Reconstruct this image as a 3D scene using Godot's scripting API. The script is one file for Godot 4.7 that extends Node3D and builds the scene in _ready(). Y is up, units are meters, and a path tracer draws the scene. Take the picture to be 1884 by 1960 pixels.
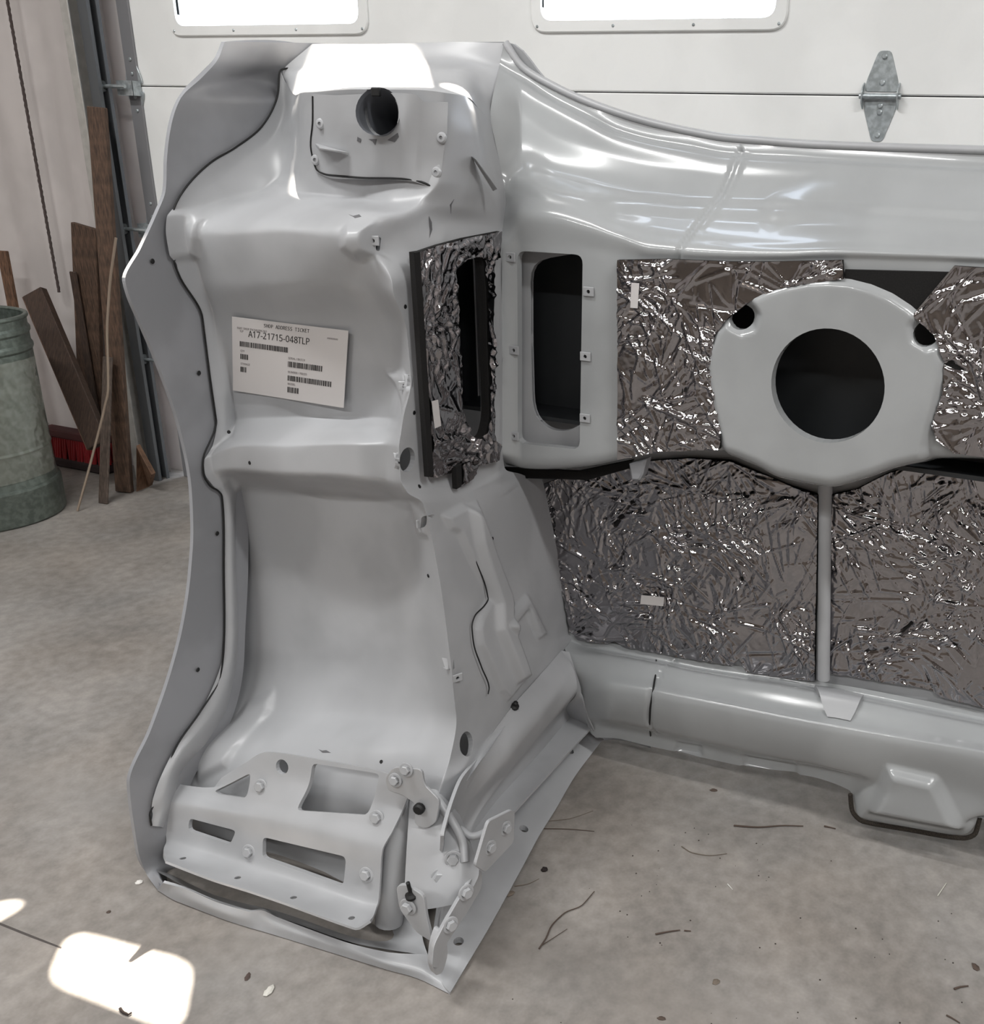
extends Node3D
# A truck hood standing on its nose in a workshop, seen from its inner side. Metres, y up; the sectional door is the plane z = -3.5.

class MB:                                                    # collects triangles with normals
	var v := PackedVector3Array()
	var n := PackedVector3Array()
	func tri(a: Vector3, b: Vector3, c: Vector3, na: Vector3, nb: Vector3, nc: Vector3) -> void:
		if (b - a).cross(c - a).dot(na + nb + nc) > 0.0:
			v.append(a); v.append(c); v.append(b); n.append(na); n.append(nc); n.append(nb)
		else:
			v.append(a); v.append(b); v.append(c); n.append(na); n.append(nb); n.append(nc)
	func flat(a: Vector3, b: Vector3, c: Vector3, hint: Vector3) -> void:
		var k := (b - a).cross(c - a)
		if k.length_squared() < 1e-16: return
		k = k.normalized()
		if k.dot(hint) < 0.0: k = -k
		tri(a, b, c, k, k, k)
	func quad(a: Vector3, b: Vector3, c: Vector3, d: Vector3, hint: Vector3) -> void:
		flat(a, b, c, hint); flat(a, c, d, hint)
	func add(o: MB) -> MB:
		v.append_array(o.v); n.append_array(o.n)
		return self
	func box(c: Vector3, s: Vector3, bs := Basis.IDENTITY, bev := 0.0) -> MB:
		var h := s / 2.0
		bev = minf(bev, minf(h.x, minf(h.y, h.z)) * 0.9)
		for ax in 3:
			for sg in [-1.0, 1.0]:
				var u := (ax + 1) % 3
				var w := (ax + 2) % 3
				var q := []
				for k in [[-1, -1], [1, -1], [1, 1], [-1, 1]]:
					var p := Vector3.ZERO
					p[ax] = sg * h[ax]; p[u] = k[0] * (h[u] - bev); p[w] = k[1] * (h[w] - bev)
					q.append(c + bs * p)
				var nn := Vector3.ZERO
				nn[ax] = sg
				quad(q[0], q[1], q[2], q[3], bs * nn)
				if bev > 0.0 :
					for s2 in [-1.0, 1.0]:               # the chamfer towards axis u
						var e := []
						for k in [-1, 1]:
							var p := Vector3.ZERO
							p[ax] = sg * h[ax]; p[u] = s2 * (h[u] - bev); p[w] = k * (h[w] - bev)
							var r := Vector3.ZERO
							r[ax] = sg * (h[ax] - bev); r[u] = s2 * h[u]; r[w] = k * (h[w] - bev)
							e.append(c + bs * p); e.append(c + bs * r)
						var n2 := Vector3.ZERO
						n2[ax] = sg; n2[u] = s2
						quad(e[0], e[1], e[3], e[2], bs * n2)
		if bev > 0.0:
			for sx in [-1.0, 1.0]:
				for sy in [-1.0, 1.0]:
					for sz in [-1.0, 1.0]:
						var g := Vector3(sx, sy, sz)
						var m := h - Vector3.ONE * bev
						flat(c + bs * (g * Vector3(h.x, m.y, m.z)), c + bs * (g * Vector3(m.x, h.y, m.z)), c + bs * (g * Vector3(m.x, m.y, h.z)), bs * g)
		return self
	func tube(path: PackedVector3Array, r: float, sides := 8, r2 := -1.0) -> MB:
		if r2 < 0.0: r2 = r
		var rings := []
		var ref := Vector3.ZERO
		for i in path.size():
			var t := (path[mini(i + 1, path.size() - 1)] - path[maxi(i - 1, 0)]).normalized()
			if ref == Vector3.ZERO:
				ref = Vector3.UP if absf(t.y) < 0.9 else Vector3.RIGHT
			ref = (ref - t * ref.dot(t)).normalized()
			var b := t.cross(ref)
			var rr := lerpf(r, r2, float(i) / maxf(1.0, path.size() - 1))
			var ring := []
			for k in sides:
				var a := TAU * k / sides
				var d := ref * cos(a) + b * sin(a)
				ring.append([path[i] + d * rr, d])
			rings.append(ring)
		for i in rings.size() - 1:
			for k in sides:
				var a = rings[i][k]; var b = rings[i][(k + 1) % sides]; var c = rings[i + 1][(k + 1) % sides]; var d = rings[i + 1][k]
				tri(a[0], b[0], c[0], a[1], b[1], c[1]); tri(a[0], c[0], d[0], a[1], c[1], d[1])
		for e in [0, rings.size() - 1]:
			var hint := path[0] - path[1] if e == 0 else path[e] - path[e - 1]
			for k in sides:
				flat(path[e], rings[e][k][0], rings[e][(k + 1) % sides][0], hint)
		return self
	func lathe(o: Vector3, axis: Vector3, prof: Array, sides := 20, smooth := true) -> MB:   # prof: [radius, height] pairs
		axis = axis.normalized()
		var u := axis.cross(Vector3.UP if absf(axis.y) < 0.9 else Vector3.RIGHT).normalized()
		var w := axis.cross(u)
		for i in prof.size() - 1:
			var r0: float = prof[i][0]; var h0: float = prof[i][1]; var r1: float = prof[i + 1][0]; var h1: float = prof[i + 1][1]
			for k in sides:
				var a0 := TAU * k / sides
				var a1 := TAU * (k + 1) / sides
				var d0 := u * cos(a0) + w * sin(a0)
				var d1 := u * cos(a1) + w * sin(a1)
				var dm := (d0 + d1).normalized()
				var p := [o + d0 * r0 + axis * h0, o + d1 * r0 + axis * h0, o + d1 * r1 + axis * h1, o + d0 * r1 + axis * h1]
				var sl := Vector2(h1 - h0, r0 - r1).normalized()
				if smooth:
					var n0 := d0 * sl.x + axis * sl.y
					var n1 := d1 * sl.x + axis * sl.y
					tri(p[0], p[1], p[2], n0, n1, n1); tri(p[0], p[2], p[3], n0, n1, n0)
				else:
					var nm := dm * sl.x + axis * sl.y
					flat(p[0], p[1], p[2], nm); flat(p[0], p[2], p[3], nm)
		return self
	func slab(poly: PackedVector3Array, nrm: Vector3, t: float, bev := 0.0012) -> MB:     # a plate: poly is its back outline, nrm its front
		nrm = nrm.normalized()
		var u := (poly[1] - poly[0]).normalized()
		u = (u - nrm * u.dot(nrm)).normalized()
		var w := nrm.cross(u)
		var p2 := PackedVector2Array()
		for p in poly: p2.append(Vector2((p - poly[0]).dot(u), (p - poly[0]).dot(w)))
		var area := 0.0
		var c := p2.size()
		for i in c: area += p2[i].cross(p2[(i + 1) % c])
		var sg := signf(area)
		var top := PackedVector3Array()
		for i in c:
			var e0 := (p2[i] - p2[(i + c - 1) % c]).normalized()
			var e1 := (p2[(i + 1) % c] - p2[i]).normalized()
			var m := Vector2(-e0.y - e1.y, e0.x + e1.x) * sg
			m = m / maxf(0.6, m.length_squared()) * 2.0 * bev
			top.append(poly[i] + u * m.x + w * m.y + nrm * t)
		var idx := Geometry2D.triangulate_polygon(p2)
		for i in range(0, idx.size(), 3):
			flat(top[idx[i]], top[idx[i + 1]], top[idx[i + 2]], nrm)
			flat(poly[idx[i]], poly[idx[i + 1]], poly[idx[i + 2]], -nrm)
		for i in c:
			var j := (i + 1) % c
			var e := p2[j] - p2[i]
			var o := (u * e.y - w * e.x) * sg
			var tb := nrm * maxf(0.0, t - bev)
			quad(poly[i], poly[j], poly[j] + tb, poly[i] + tb, o)
			quad(poly[i] + tb, poly[j] + tb, top[j], top[i], o + nrm * o.length())
		return self
	func sheet(g: Array, hint: Vector3, t := 0.0) -> MB:      # a smooth surface over a grid of points; t is how thick it is behind
		var R := g.size()
		var K: int = g[0].size()
		var ns := []
		var sign_ := 0.0
		for r in R:
			var row := PackedVector3Array()
			var a: PackedVector3Array = g[maxi(r - 1, 0)]
			var b: PackedVector3Array = g[mini(r + 1, R - 1)]
			var m: PackedVector3Array = g[r]
			for k in K:
				row.append((m[mini(k + 1, K - 1)] - m[maxi(k - 1, 0)]).cross(b[k] - a[k]).normalized())
			ns.append(row)
		for r in range(0, R, maxi(1, R / 12)):
			for k in range(0, K, maxi(1, K / 12)): sign_ += ns[r][k].dot(hint)
		if sign_ < 0.0:
			for r in R:
				for k in K: ns[r][k] = -ns[r][k]
		for r in R - 1:
			var a: PackedVector3Array = g[r]
			var b: PackedVector3Array = g[r + 1]
			var na: PackedVector3Array = ns[r]
			var nb: PackedVector3Array = ns[r + 1]
			for k in K - 1:
				tri(a[k], a[k + 1], b[k + 1], na[k], na[k + 1], nb[k + 1])
				tri(a[k], b[k + 1], b[k], na[k], nb[k + 1], nb[k])
				if t > 0.0:
					tri(a[k] - na[k] * t, a[k + 1] - na[k + 1] * t, b[k + 1] - nb[k + 1] * t, -na[k], -na[k + 1], -nb[k + 1])
					tri(a[k] - na[k] * t, b[k + 1] - nb[k + 1] * t, b[k] - nb[k] * t, -na[k], -nb[k + 1], -nb[k])
		if t > 0.0:
			for k in K - 1:
				for r in [0, R - 1]:
					var out: Vector3 = g[r][k] - g[1 if r == 0 else R - 2][k]
					quad(g[r][k], g[r][k + 1], g[r][k + 1] - ns[r][k + 1] * t, g[r][k] - ns[r][k] * t, out)
			for r in R - 1:
				for k in [0, K - 1]:
					var out: Vector3 = g[r][k] - g[r][1 if k == 0 else K - 2]
					quad(g[r][k], g[r + 1][k], g[r + 1][k] - ns[r + 1][k] * t, g[r][k] - ns[r][k] * t, out)
		return self
	func hole(poly: PackedVector3Array, axis: Vector3, reach: float, wall := 0.0) -> MB:   # cuts a convex outline through the triangles near it
		axis = axis.normalized()
		var c := Vector3.ZERO
		for p in poly: c += p
		c /= poly.size()
		var rad := 0.0
		for p in poly: rad = maxf(rad, c.distance_to(p))
		var pl := []
		for i in poly.size():
			var e := poly[(i + 1) % poly.size()] - poly[i]
			if e.length() < 1e-6: continue
			var k := axis.cross(e).normalized()
			if k.dot(c - poly[i]) < 0.0: k = -k
			pl.append(Plane(k, k.dot(poly[i])))          # distance > 0 is inside
		var rim := []
		var v2 := PackedVector3Array()
		var n2 := PackedVector3Array()
		for i in range(0, v.size(), 3):
			var q := (v[i] + v[i + 1] + v[i + 2]) / 3.0
			var sz := maxf(q.distance_to(v[i]), maxf(q.distance_to(v[i + 1]), q.distance_to(v[i + 2])))
			var dq := q - c
			if absf(dq.dot(axis)) > reach + sz or (dq - axis * dq.dot(axis)).length() > rad + sz:
				for j in 3:
					v2.append(v[i + j]); n2.append(n[i + j])
				continue
			var pv := [v[i], v[i + 1], v[i + 2]]
			var pn := [n[i], n[i + 1], n[i + 2]]
			var kept := []
			for p: Plane in pl:
				if pv.size() < 3: break
				var iv := []; var inn := []; var ov := []; var on := []
				for j in pv.size():
					var l := (j + 1) % pv.size()
					var da := p.distance_to(pv[j])
					var db := p.distance_to(pv[l])
					if da >= 0.0:
						iv.append(pv[j]); inn.append(pn[j])
					else:
						ov.append(pv[j]); on.append(pn[j])
					if (da >= 0.0) != (db >= 0.0):
						var f := da / (da - db)
						var xv: Vector3 = pv[j].lerp(pv[l], f)
						var xn: Vector3 = pn[j].lerp(pn[l], f)
						iv.append(xv); inn.append(xn); ov.append(xv); on.append(xn)
				if ov.size() >= 3: kept.append([ov, on])
				pv = iv; pn = inn
			if wall > 0.0 and pv.size() >= 3:
				for j in pv.size():
					var l := (j + 1) % pv.size()
					for p: Plane in pl:
						if absf(p.distance_to(pv[j])) < 1e-6 and absf(p.distance_to(pv[l])) < 1e-6:
							rim.append([pv[j], pv[l], p.normal])
							break
			for g in kept:
				for j in range(1, g[0].size() - 1):
					for l in [0, j, j + 1]:
						v2.append(g[0][l]); n2.append(g[1][l])
		v = v2; n = n2
		for e in rim: quad(e[0], e[1], e[1] - axis * wall, e[0] - axis * wall, e[2])
		return self

func V(a: Array) -> PackedVector3Array:
	var o := PackedVector3Array()
	for i in range(0, a.size(), 3): o.append(Vector3(a[i], a[i + 1], a[i + 2]))
	return o
func V2(a: Array) -> PackedVector2Array:
	var o := PackedVector2Array()
	for i in range(0, a.size(), 2): o.append(Vector2(a[i], a[i + 1]))
	return o
func spline(ts: PackedFloat32Array, p: PackedVector3Array, ft: PackedFloat32Array) -> PackedVector3Array:   # monotone cubic: no overshoot
	var c := p.size()
	var sl := PackedVector3Array()
	for i in c - 1: sl.append((p[i + 1] - p[i]) / (ts[i + 1] - ts[i]))
	var m := PackedVector3Array()
	for i in c:
		if i == 0: m.append(sl[0])
		elif i == c - 1: m.append(sl[c - 2])
		else:
			var a := sl[i - 1]
			var b := sl[i]
			var w1 := 2.0 * (ts[i + 1] - ts[i]) + (ts[i] - ts[i - 1])
			var w2 := (ts[i + 1] - ts[i]) + 2.0 * (ts[i] - ts[i - 1])
			var d := Vector3.ZERO
			for k in 3:
				if a[k] * b[k] > 0.0: d[k] = (w1 + w2) / (w1 / a[k] + w2 / b[k])
			m.append(d)
	var o := PackedVector3Array()
	var i := 0
	for t in ft:
		while i < c - 2 and t > ts[i + 1]: i += 1
		var h := ts[i + 1] - ts[i]
		var s := clampf((t - ts[i]) / h, 0.0, 1.0)
		var s2 := s * s
		var s3 := s2 * s
		o.append(p[i] * (2 * s3 - 3 * s2 + 1) + m[i] * ((s3 - 2 * s2 + s) * h) + p[i + 1] * (3 * s2 - 2 * s3) + m[i + 1] * ((s3 - s2) * h))
	return o
func steps(ts: PackedFloat32Array, res: float) -> PackedFloat32Array:
	var o := PackedFloat32Array()
	for i in ts.size() - 1:
		var k := maxi(1, ceili((ts[i + 1] - ts[i]) / res))
		for j in k: o.append(lerpf(ts[i], ts[i + 1], float(j) / k))
	o.append(ts[ts.size() - 1])
	return o
func curve(p: PackedVector3Array, res: float) -> PackedVector3Array:
	var ts := PackedFloat32Array([0.0])
	for i in p.size() - 1: ts.append(ts[i] + maxf(1e-4, p[i].distance_to(p[i + 1])))
	return spline(ts, p, steps(ts, res))
func refine(rows: Array, ru: float, rv: float) -> Array:     # a smooth fine grid through rows of control points
	var K: int = rows[0].size()
	var tu := PackedFloat32Array([0.0])
	var tv := PackedFloat32Array([0.0])
	for k in K - 1:
		var s := 0.0
		for r in rows: s += r[k].distance_to(r[k + 1])
		tu.append(tu[k] + maxf(1e-4, s / rows.size()))
	for r in rows.size() - 1:
		var s := 0.0
		for k in K: s += rows[r][k].distance_to(rows[r + 1][k])
		tv.append(tv[r] + maxf(1e-4, s / K))
	var fu := steps(tu, ru)
	var fv := steps(tv, rv)
	var wide := []
	for r in rows: wide.append(spline(tu, r, fu))
	var cols := []
	for k in fu.size():
		var c := PackedVector3Array()
		for r in wide: c.append(r[k])
		cols.append(spline(tv, c, fv))
	var out := []
	for j in fv.size():
		var row := PackedVector3Array()
		for k in fu.size(): row.append(cols[k][j])
		out.append(row)
	return out
func chart(p: Vector3, ch: String) -> Vector2:
	return Vector2(p.x, p.y) if ch == "z" else Vector2(p.z, p.y) if ch == "x" else Vector2(p.x, p.z)
func seg(p: Vector2, a: Vector2, b: Vector2) -> float:
	return p.distance_to(Geometry2D.get_closest_point_to_segment(p, a, b))
# raised or sunk shapes: {poly | line, h = height, w = width of its rounded shoulder, dir, ch = chart}
func relief(g: Array, feats: Array) -> void:
	for f in feats:
		var pts: PackedVector2Array = f.get("poly", f.get("line", PackedVector2Array()))
		var closed: bool = f.has("poly")
		var lo := pts[0]
		var hi := pts[0]
		for p in pts:
			lo = lo.min(p); hi = hi.max(p)
		var w: float = f.w
		lo -= Vector2(w, w); hi += Vector2(w, w)
		var dir: Vector3 = f.dir
		for r in g.size():
			var row: PackedVector3Array = g[r]
			for k in row.size():
				var q := chart(row[k], f.ch)
				if q.x < lo.x or q.y < lo.y or q.x > hi.x or q.y > hi.y: continue
				if f.has("near") and row[k].distance_to(f.near) > f.far: continue
				var d := 1e9
				for i in pts.size() - (0 if closed else 1): d = minf(d, seg(q, pts[i], pts[(i + 1) % pts.size()]))
				var a := 0.0
				if closed:
					if not Geometry2D.is_point_in_polygon(q, pts): d = -d
					a = smoothstep(-w / 2, w / 2, d)
				else:
					a = smoothstep(w, w * f.get("core", 0.0), d)
				row[k] += dir * (f.h * a)
			g[r] = row
func ring(c: Vector3, axis: Vector3, r: float, sides := 18, squash := 1.0) -> PackedVector3Array:
	var u := axis.cross(Vector3.UP if absf(axis.normalized().y) < 0.9 else Vector3.BACK).normalized()
	var w := axis.normalized().cross(u)
	var o := PackedVector3Array()
	for k in sides: o.append(c + u * (cos(TAU * k / sides) * r * squash) + w * (sin(TAU * k / sides) * r))
	return o
func rounded(p: PackedVector3Array, r: float, sides := 4) -> PackedVector3Array:    # rounds the corners of an outline
	var o := PackedVector3Array()
	var c := p.size()
	for i in c:
		var a := p[(i + c - 1) % c]
		var b := p[(i + 1) % c]
		var ra := minf(r, p[i].distance_to(a) * 0.45)
		var rb := minf(r, p[i].distance_to(b) * 0.45)
		var s := p[i] + (a - p[i]).normalized() * ra
		var e := p[i] + (b - p[i]).normalized() * rb
		for k in sides + 1:
			var t := float(k) / sides
			o.append(s.lerp(p[i], t).lerp(p[i].lerp(e, t), t))
	return o
func flat_at(p: PackedVector2Array, z: float) -> PackedVector3Array:
	var o := PackedVector3Array()
	for q in p: o.append(Vector3(q.x, q.y, z))
	return o

func mesh_of(m: MB, mat: Material) -> ArrayMesh:
	var a := []
	a.resize(Mesh.ARRAY_MAX)
	a[Mesh.ARRAY_VERTEX] = m.v
	a[Mesh.ARRAY_NORMAL] = m.n
	var am := ArrayMesh.new()
	am.add_surface_from_arrays(Mesh.PRIMITIVE_TRIANGLES, a)
	am.surface_set_material(0, mat)
	return am
func part(parent: Node3D, called: String, m: MB, mat: Material, label := "") -> MeshInstance3D:
	var o := MeshInstance3D.new()
	o.name = called
	o.mesh = mesh_of(m, mat)
	parent.add_child(o, true)
	if label: o.set_meta("label", label)
	return o
var used := {}
func numbered(called: String) -> String:
	if not used.has(called):
		used[called] = 0
		return called
	used[called] += 1
	return "%s_%03d" % [called, used[called]]
func thing(called: String, label: String, category: String, group := "") -> Node3D:
	var o := Node3D.new()
	o.name = numbered(called)
	add_child(o)
	o.set_meta("label", label)
	o.set_meta("category", category)
	if group: o.set_meta("group", group)
	return o
func single(called: String, m: MB, mat: Material, label: String, category: String, group := "") -> MeshInstance3D:
	var o := part(self, numbered(called), m, mat, label)
	o.set_meta("category", category)
	if group: o.set_meta("group", group)
	return o
func setting(called: String, label := "", m: MB = null, mat: Material = null) -> Node3D:
	var o: Node3D
	if m:
		o = part(self, called, m, mat)
	else:
		o = Node3D.new()
		o.name = called
		add_child(o)
	o.set_meta("kind", "structure")
	if label: o.set_meta("label", label)
	return o

# ------------------------------------------------------------ materials
func noise(freq: float, sd: int, oct := 4, type := FastNoiseLite.TYPE_SIMPLEX_SMOOTH) -> FastNoiseLite:
	var f := FastNoiseLite.new()
	f.seed = sd
	f.frequency = freq
	f.noise_type = type
	f.fractal_octaves = oct
	return f
func texture(size: int, shade: Callable) -> ImageTexture:
	var im := Image.create(size, size, true, Image.FORMAT_RGB8)
	for y in size:
		for x in size: im.set_pixel(x, y, shade.call(x, y))
	im.generate_mipmaps()
	return ImageTexture.create_from_image(im)
func speckle(size: int, freq: float, sd: int, lo: float, hi: float, tint := Color.WHITE, oct := 4) -> ImageTexture:
	var im := noise(freq, sd, oct).get_seamless_image(size, size)
	return texture(size, func(x, y):
		var k := lerpf(lo, hi, smoothstep(0.2, 0.8, im.get_pixel(x, y).r))
		return Color(k * tint.r, k * tint.g, k * tint.b))
func mat(called: String, c: Color, rough: float, metal := 0.0) -> StandardMaterial3D:
	var m := StandardMaterial3D.new()
	m.resource_name = called
	m.albedo_color = c
	m.roughness = rough
	m.metallic = metal
	return m
func skin(m: StandardMaterial3D, t: Texture2D, metres: float) -> StandardMaterial3D:
	m.albedo_texture = t
	m.uv1_triplanar = true
	m.uv1_world_triplanar = true
	m.uv1_scale = Vector3.ONE / metres
	return m

var paint: StandardMaterial3D
var gloss: StandardMaterial3D
var darker_grey: StandardMaterial3D
var black: StandardMaterial3D
var foam: StandardMaterial3D
var zinc: StandardMaterial3D
var foilm: StandardMaterial3D
var door_white: StandardMaterial3D
var sticker_white: StandardMaterial3D
var hood: Node3D
const SUN := Vector3(0.17, -1.324, 0.374)

func _ready() -> void:
	# ---------------- camera
	var cam := Camera3D.new()
	cam.name = "camera"
	add_child(cam)
	cam.transform = Transform3D(Basis(Vector3(0.927980,0.033184,-0.371150), Vector3(-0.154934,0.940210,-0.303316), Vector3(0.338894,0.338975,0.877637)), Vector3(0, 1.6, 0))
	cam.set_frustum(0.05 * 1960.0 / 1900.0, Vector2((942.0 - 1306.0) / 1900.0 * 0.05, 0.0), 0.05, 60.0)
	cam.current = true
	# ---------------- sky, sun, lamps, exposure
	var env := Environment.new()
	env.background_mode = Environment.BG_SKY
	var sky := Sky.new()
	var air := ProceduralSkyMaterial.new()
	air.sky_top_color = Color(0.78, 0.83, 0.9)
	air.sky_horizon_color = Color(0.86, 0.90, 0.95)
	air.ground_bottom_color = Color(0.6, 0.58, 0.55)
	air.ground_horizon_color = Color(0.86, 0.88, 0.9)
	air.sky_energy_multiplier = 4.0
	air.ground_energy_multiplier = 4.0
	sky.sky_material = air
	env.sky = sky
	env.tonemap_mode = Environment.TONE_MAPPER_LINEAR
	env.tonemap_exposure = 0.62
	env.sdfgi_enabled = true
	env.ssao_enabled = true
	env.ssil_enabled = true
	var we := WorldEnvironment.new()
	we.name = "world_environment"
	we.environment = env
	add_child(we)
	var sun := DirectionalLight3D.new()
	sun.name = "sun"
	add_child(sun)
	sun.look_at_from_position(Vector3.ZERO, SUN, Vector3.BACK)
	sun.light_energy = 22.0
	sun.light_color = Color(1.0, 0.96, 0.9)
	sun.light_angular_distance = 0.3
	sun.shadow_enabled = true
	materials()
	strip_light(Vector3(-2.7, 4.5, -0.5), "fluorescent strip light above the hood's fender, nearer the door")
	strip_light(Vector3(2.4, 4.5, -0.3), "fluorescent strip light to the hood's other side, nearer the door")
	strip_light(Vector3(-2.2, 4.5, 2.8), "fluorescent strip light on the fender side, away from the door")
	strip_light(Vector3(1.4, 4.5, 2.8), "fluorescent strip light farthest from both fender and door")
	room()
	sectional_door()
	build_hood()
	corner_clutter()
	floor_litter()

func materials() -> void:
	var smudge := speckle(256, 0.012, 5, 0.93, 1.0)
	paint = skin(mat("satin_gel_coat", Color(0.665, 0.67, 0.68), 0.36), smudge, 0.9)
	gloss = skin(mat("glossy_gel_coat", Color(0.63, 0.64, 0.645), 0.2), speckle(256, 0.01, 8, 0.95, 1.0), 0.9)
	gloss.clearcoat_enabled = true
	gloss.clearcoat = 0.3
	gloss.clearcoat_roughness = 0.05
	darker_grey = skin(mat("matte_grey", Color(0.56, 0.565, 0.58), 0.5), smudge, 0.7)  # a darker, duller grey than the liner, for fender skin and hook
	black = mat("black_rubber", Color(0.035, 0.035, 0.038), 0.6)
	foam = skin(mat("black_foam", Color(0.07, 0.062, 0.06), 0.95), speckle(128, 0.2, 3, 0.6, 1.0), 0.1)
	zinc = skin(mat("zinc_plate", Color(0.74, 0.77, 0.78), 0.34, 0.6), speckle(128, 0.05, 9, 0.85, 1.0), 0.2)
	foilm = mat("aluminium_foil", Color(0.64, 0.63, 0.64), 0.1, 1.0)
	door_white = skin(mat("door_enamel", Color(0.945, 0.95, 0.945), 0.45), speckle(256, 0.01, 12, 0.965, 1.0), 1.6)
	sticker_white = mat("sticker_paper", Color(0.78, 0.765, 0.76), 0.5)

func strip_light(p: Vector3, label: String) -> void:
	var o := thing("strip_light", label, "light", "fluorescent strip lights")
	o.position = p
	part(o, "housing", MB.new().box(Vector3(0, 0.06, 0), Vector3(2.44, 0.07, 0.2), Basis.IDENTITY, 0.01), mat("lamp_housing", Color(0.85, 0.85, 0.84), 0.5))
	var glow := mat("lamp_tube", Color(0.95, 0.95, 0.95), 0.4)
	glow.emission_enabled = true
	glow.emission = Color(1.0, 1.0, 0.995)
	glow.emission_energy_multiplier = 6.0
	for s in [-0.055, 0.055]:
		part(o, "tube", MB.new().tube(V([-1.2, 0, s, 1.2, 0, s]), 0.018, 10), glow)
	var l := AreaLight3D.new()
	l.name = "lamp_light"
	o.add_child(l, true)
	l.position = Vector3(0, -0.03, 0)
	l.rotation.x = -PI / 2
	l.area_size = Vector2(2.4, 0.16)
	l.light_energy = 20.0
	l.light_color = Color(1.0, 1.0, 0.995)
	l.area_range = 20.0
	l.shadow_enabled = true

func room() -> void:
	var fine := noise(0.06, 21, 5).get_seamless_image(1024, 1024)
	var coarse := noise(0.006, 22, 4).get_seamless_image(1024, 1024)
	var grit := noise(0.35, 23, 2).get_seamless_image(1024, 1024)
	var scuff := noise(0.02, 24, 3, FastNoiseLite.TYPE_PERLIN).get_seamless_image(1024, 1024)
	var ct := texture(1024, func(x, y):
		var k: float = 0.76 + 0.16 * (coarse.get_pixel(x, y).r - 0.5) + 0.14 * (fine.get_pixel(x, y).r - 0.5) + 0.06 * (grit.get_pixel(x, y).r - 0.5)
		k += 0.05 * smoothstep(0.7, 0.85, scuff.get_pixel(x, y).r)
		var warm: float = coarse.get_pixel((x + 300) % 1024, y).r - 0.5
		return Color(k + 0.02 * warm, k - 0.004, k - 0.012 - 0.02 * warm))
	var concrete := skin(mat("concrete", Color(0.69, 0.668, 0.65), 0.62), ct, 3.2)
	var fl := setting("floor", "grey concrete floor with faint scuffs", MB.new().box(Vector3(-0.5, -0.1, 1.2), Vector3(11.4, 0.2, 9.8)), concrete)
	part(fl, "crack", MB.new().slab(V([-2.0443,0,-1.0599,-1.9451,0,-1.0593,-1.8518,0,-1.0608,-1.7643,0,-1.0625,-1.7614,0,-1.059,-1.8483,0,-1.0559,-1.9413,0,-1.0543,-2.0386,0,-1.0537]), Vector3.UP, 0.0005, 0.0), mat("crack_dirt", Color(0.3, 0.28, 0.27), 0.95), "dark crack in the concrete")
	var wallm := skin(mat("wall_paint", Color(0.80, 0.775, 0.765), 0.5), speckle(256, 0.012, 31, 0.94, 1.0), 1.5)
	setting("wall_left", "", MB.new().box(Vector3(-6.08, 2.6, 1.2), Vector3(0.15, 5.2, 9.9)), wallm)
	setting("wall_right", "", MB.new().box(Vector3(5.1, 2.6, 1.2), Vector3(0.15, 5.2, 9.9)), wallm)
	setting("wall_front", "", MB.new().box(Vector3(-0.5, 2.6, 6.1), Vector3(11.4, 5.2, 0.15)), mat("bare_plywood", Color(0.50, 0.46, 0.42), 0.8))
	# the wall with the door opening
	var wb := MB.new()
	var sheetrow := [PackedVector3Array(), PackedVector3Array()]
	var folds := noise(1.3, 35, 2)
	for i in 160:
		var fx := -6.0 + i * 0.0117
		for k in 2: sheetrow[k].append(Vector3(fx, k * 5.2, -3.515 + 0.03 * folds.get_noise_2d(fx * 2.4, k * 0.25)))
	wb.sheet(sheetrow, Vector3.BACK)
	wb.box(Vector3(-5.05, 2.6, -3.63), Vector3(2.04, 5.2, 0.14)); wb.box(Vector3(3.5, 2.6, -3.62), Vector3(3.2, 5.2, 0.14)); wb.box(Vector3(-1.07, 4.4, -3.62), Vector3(5.94, 1.6, 0.14))
	setting("wall_back", "white wall with soft upright folds beside the door track", wb, wallm)
	# the roof, with added openings cut to the outline of each sun patch
	var roof := MB.new().box(Vector3(-0.5, 5.26, 1.2), Vector3(11.4, 0.12, 9.9))
	var lights := [V([-1.7886,0,-1.1019,-1.4838,0,-1.1362,-1.3717,0,-1.0019,-1.7111,0,-0.9914]), V([-2.059,0,-1.0361,-1.9855,0,-1.1178,-1.9424,0,-1.1139,-1.9695,0,-1.0088]), V([-1.6558,1.698,-1.84,-1.7424,1.7627,-2,-1.7145,1.8067,-2.07,-1.5157,1.8161,-2.15,-1.2322,1.7049,-1.76,-1.5107,1.6919,-1.75]), V([-1.2387,1.6769,-1.8,-1.299,1.7166,-1.9,-1.2293,1.7122,-1.9,-1.1863,1.6652,-1.84])]
	for q in lights:
		var up := PackedVector3Array()
		for p in q: up.append(p - SUN * ((5.2 - p.y) / 1.324))
		roof.hole(rounded(up, 0.05), -SUN, 0.4)
	setting("ceiling", "", roof, wallm)

func rrect(x0: float, x1: float, y0: float, y1: float, z: float, r: float) -> PackedVector3Array:
	return rounded(V([x0, y0, z, x1, y0, z, x1, y1, z, x0, y1, z]), r, 6)

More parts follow.
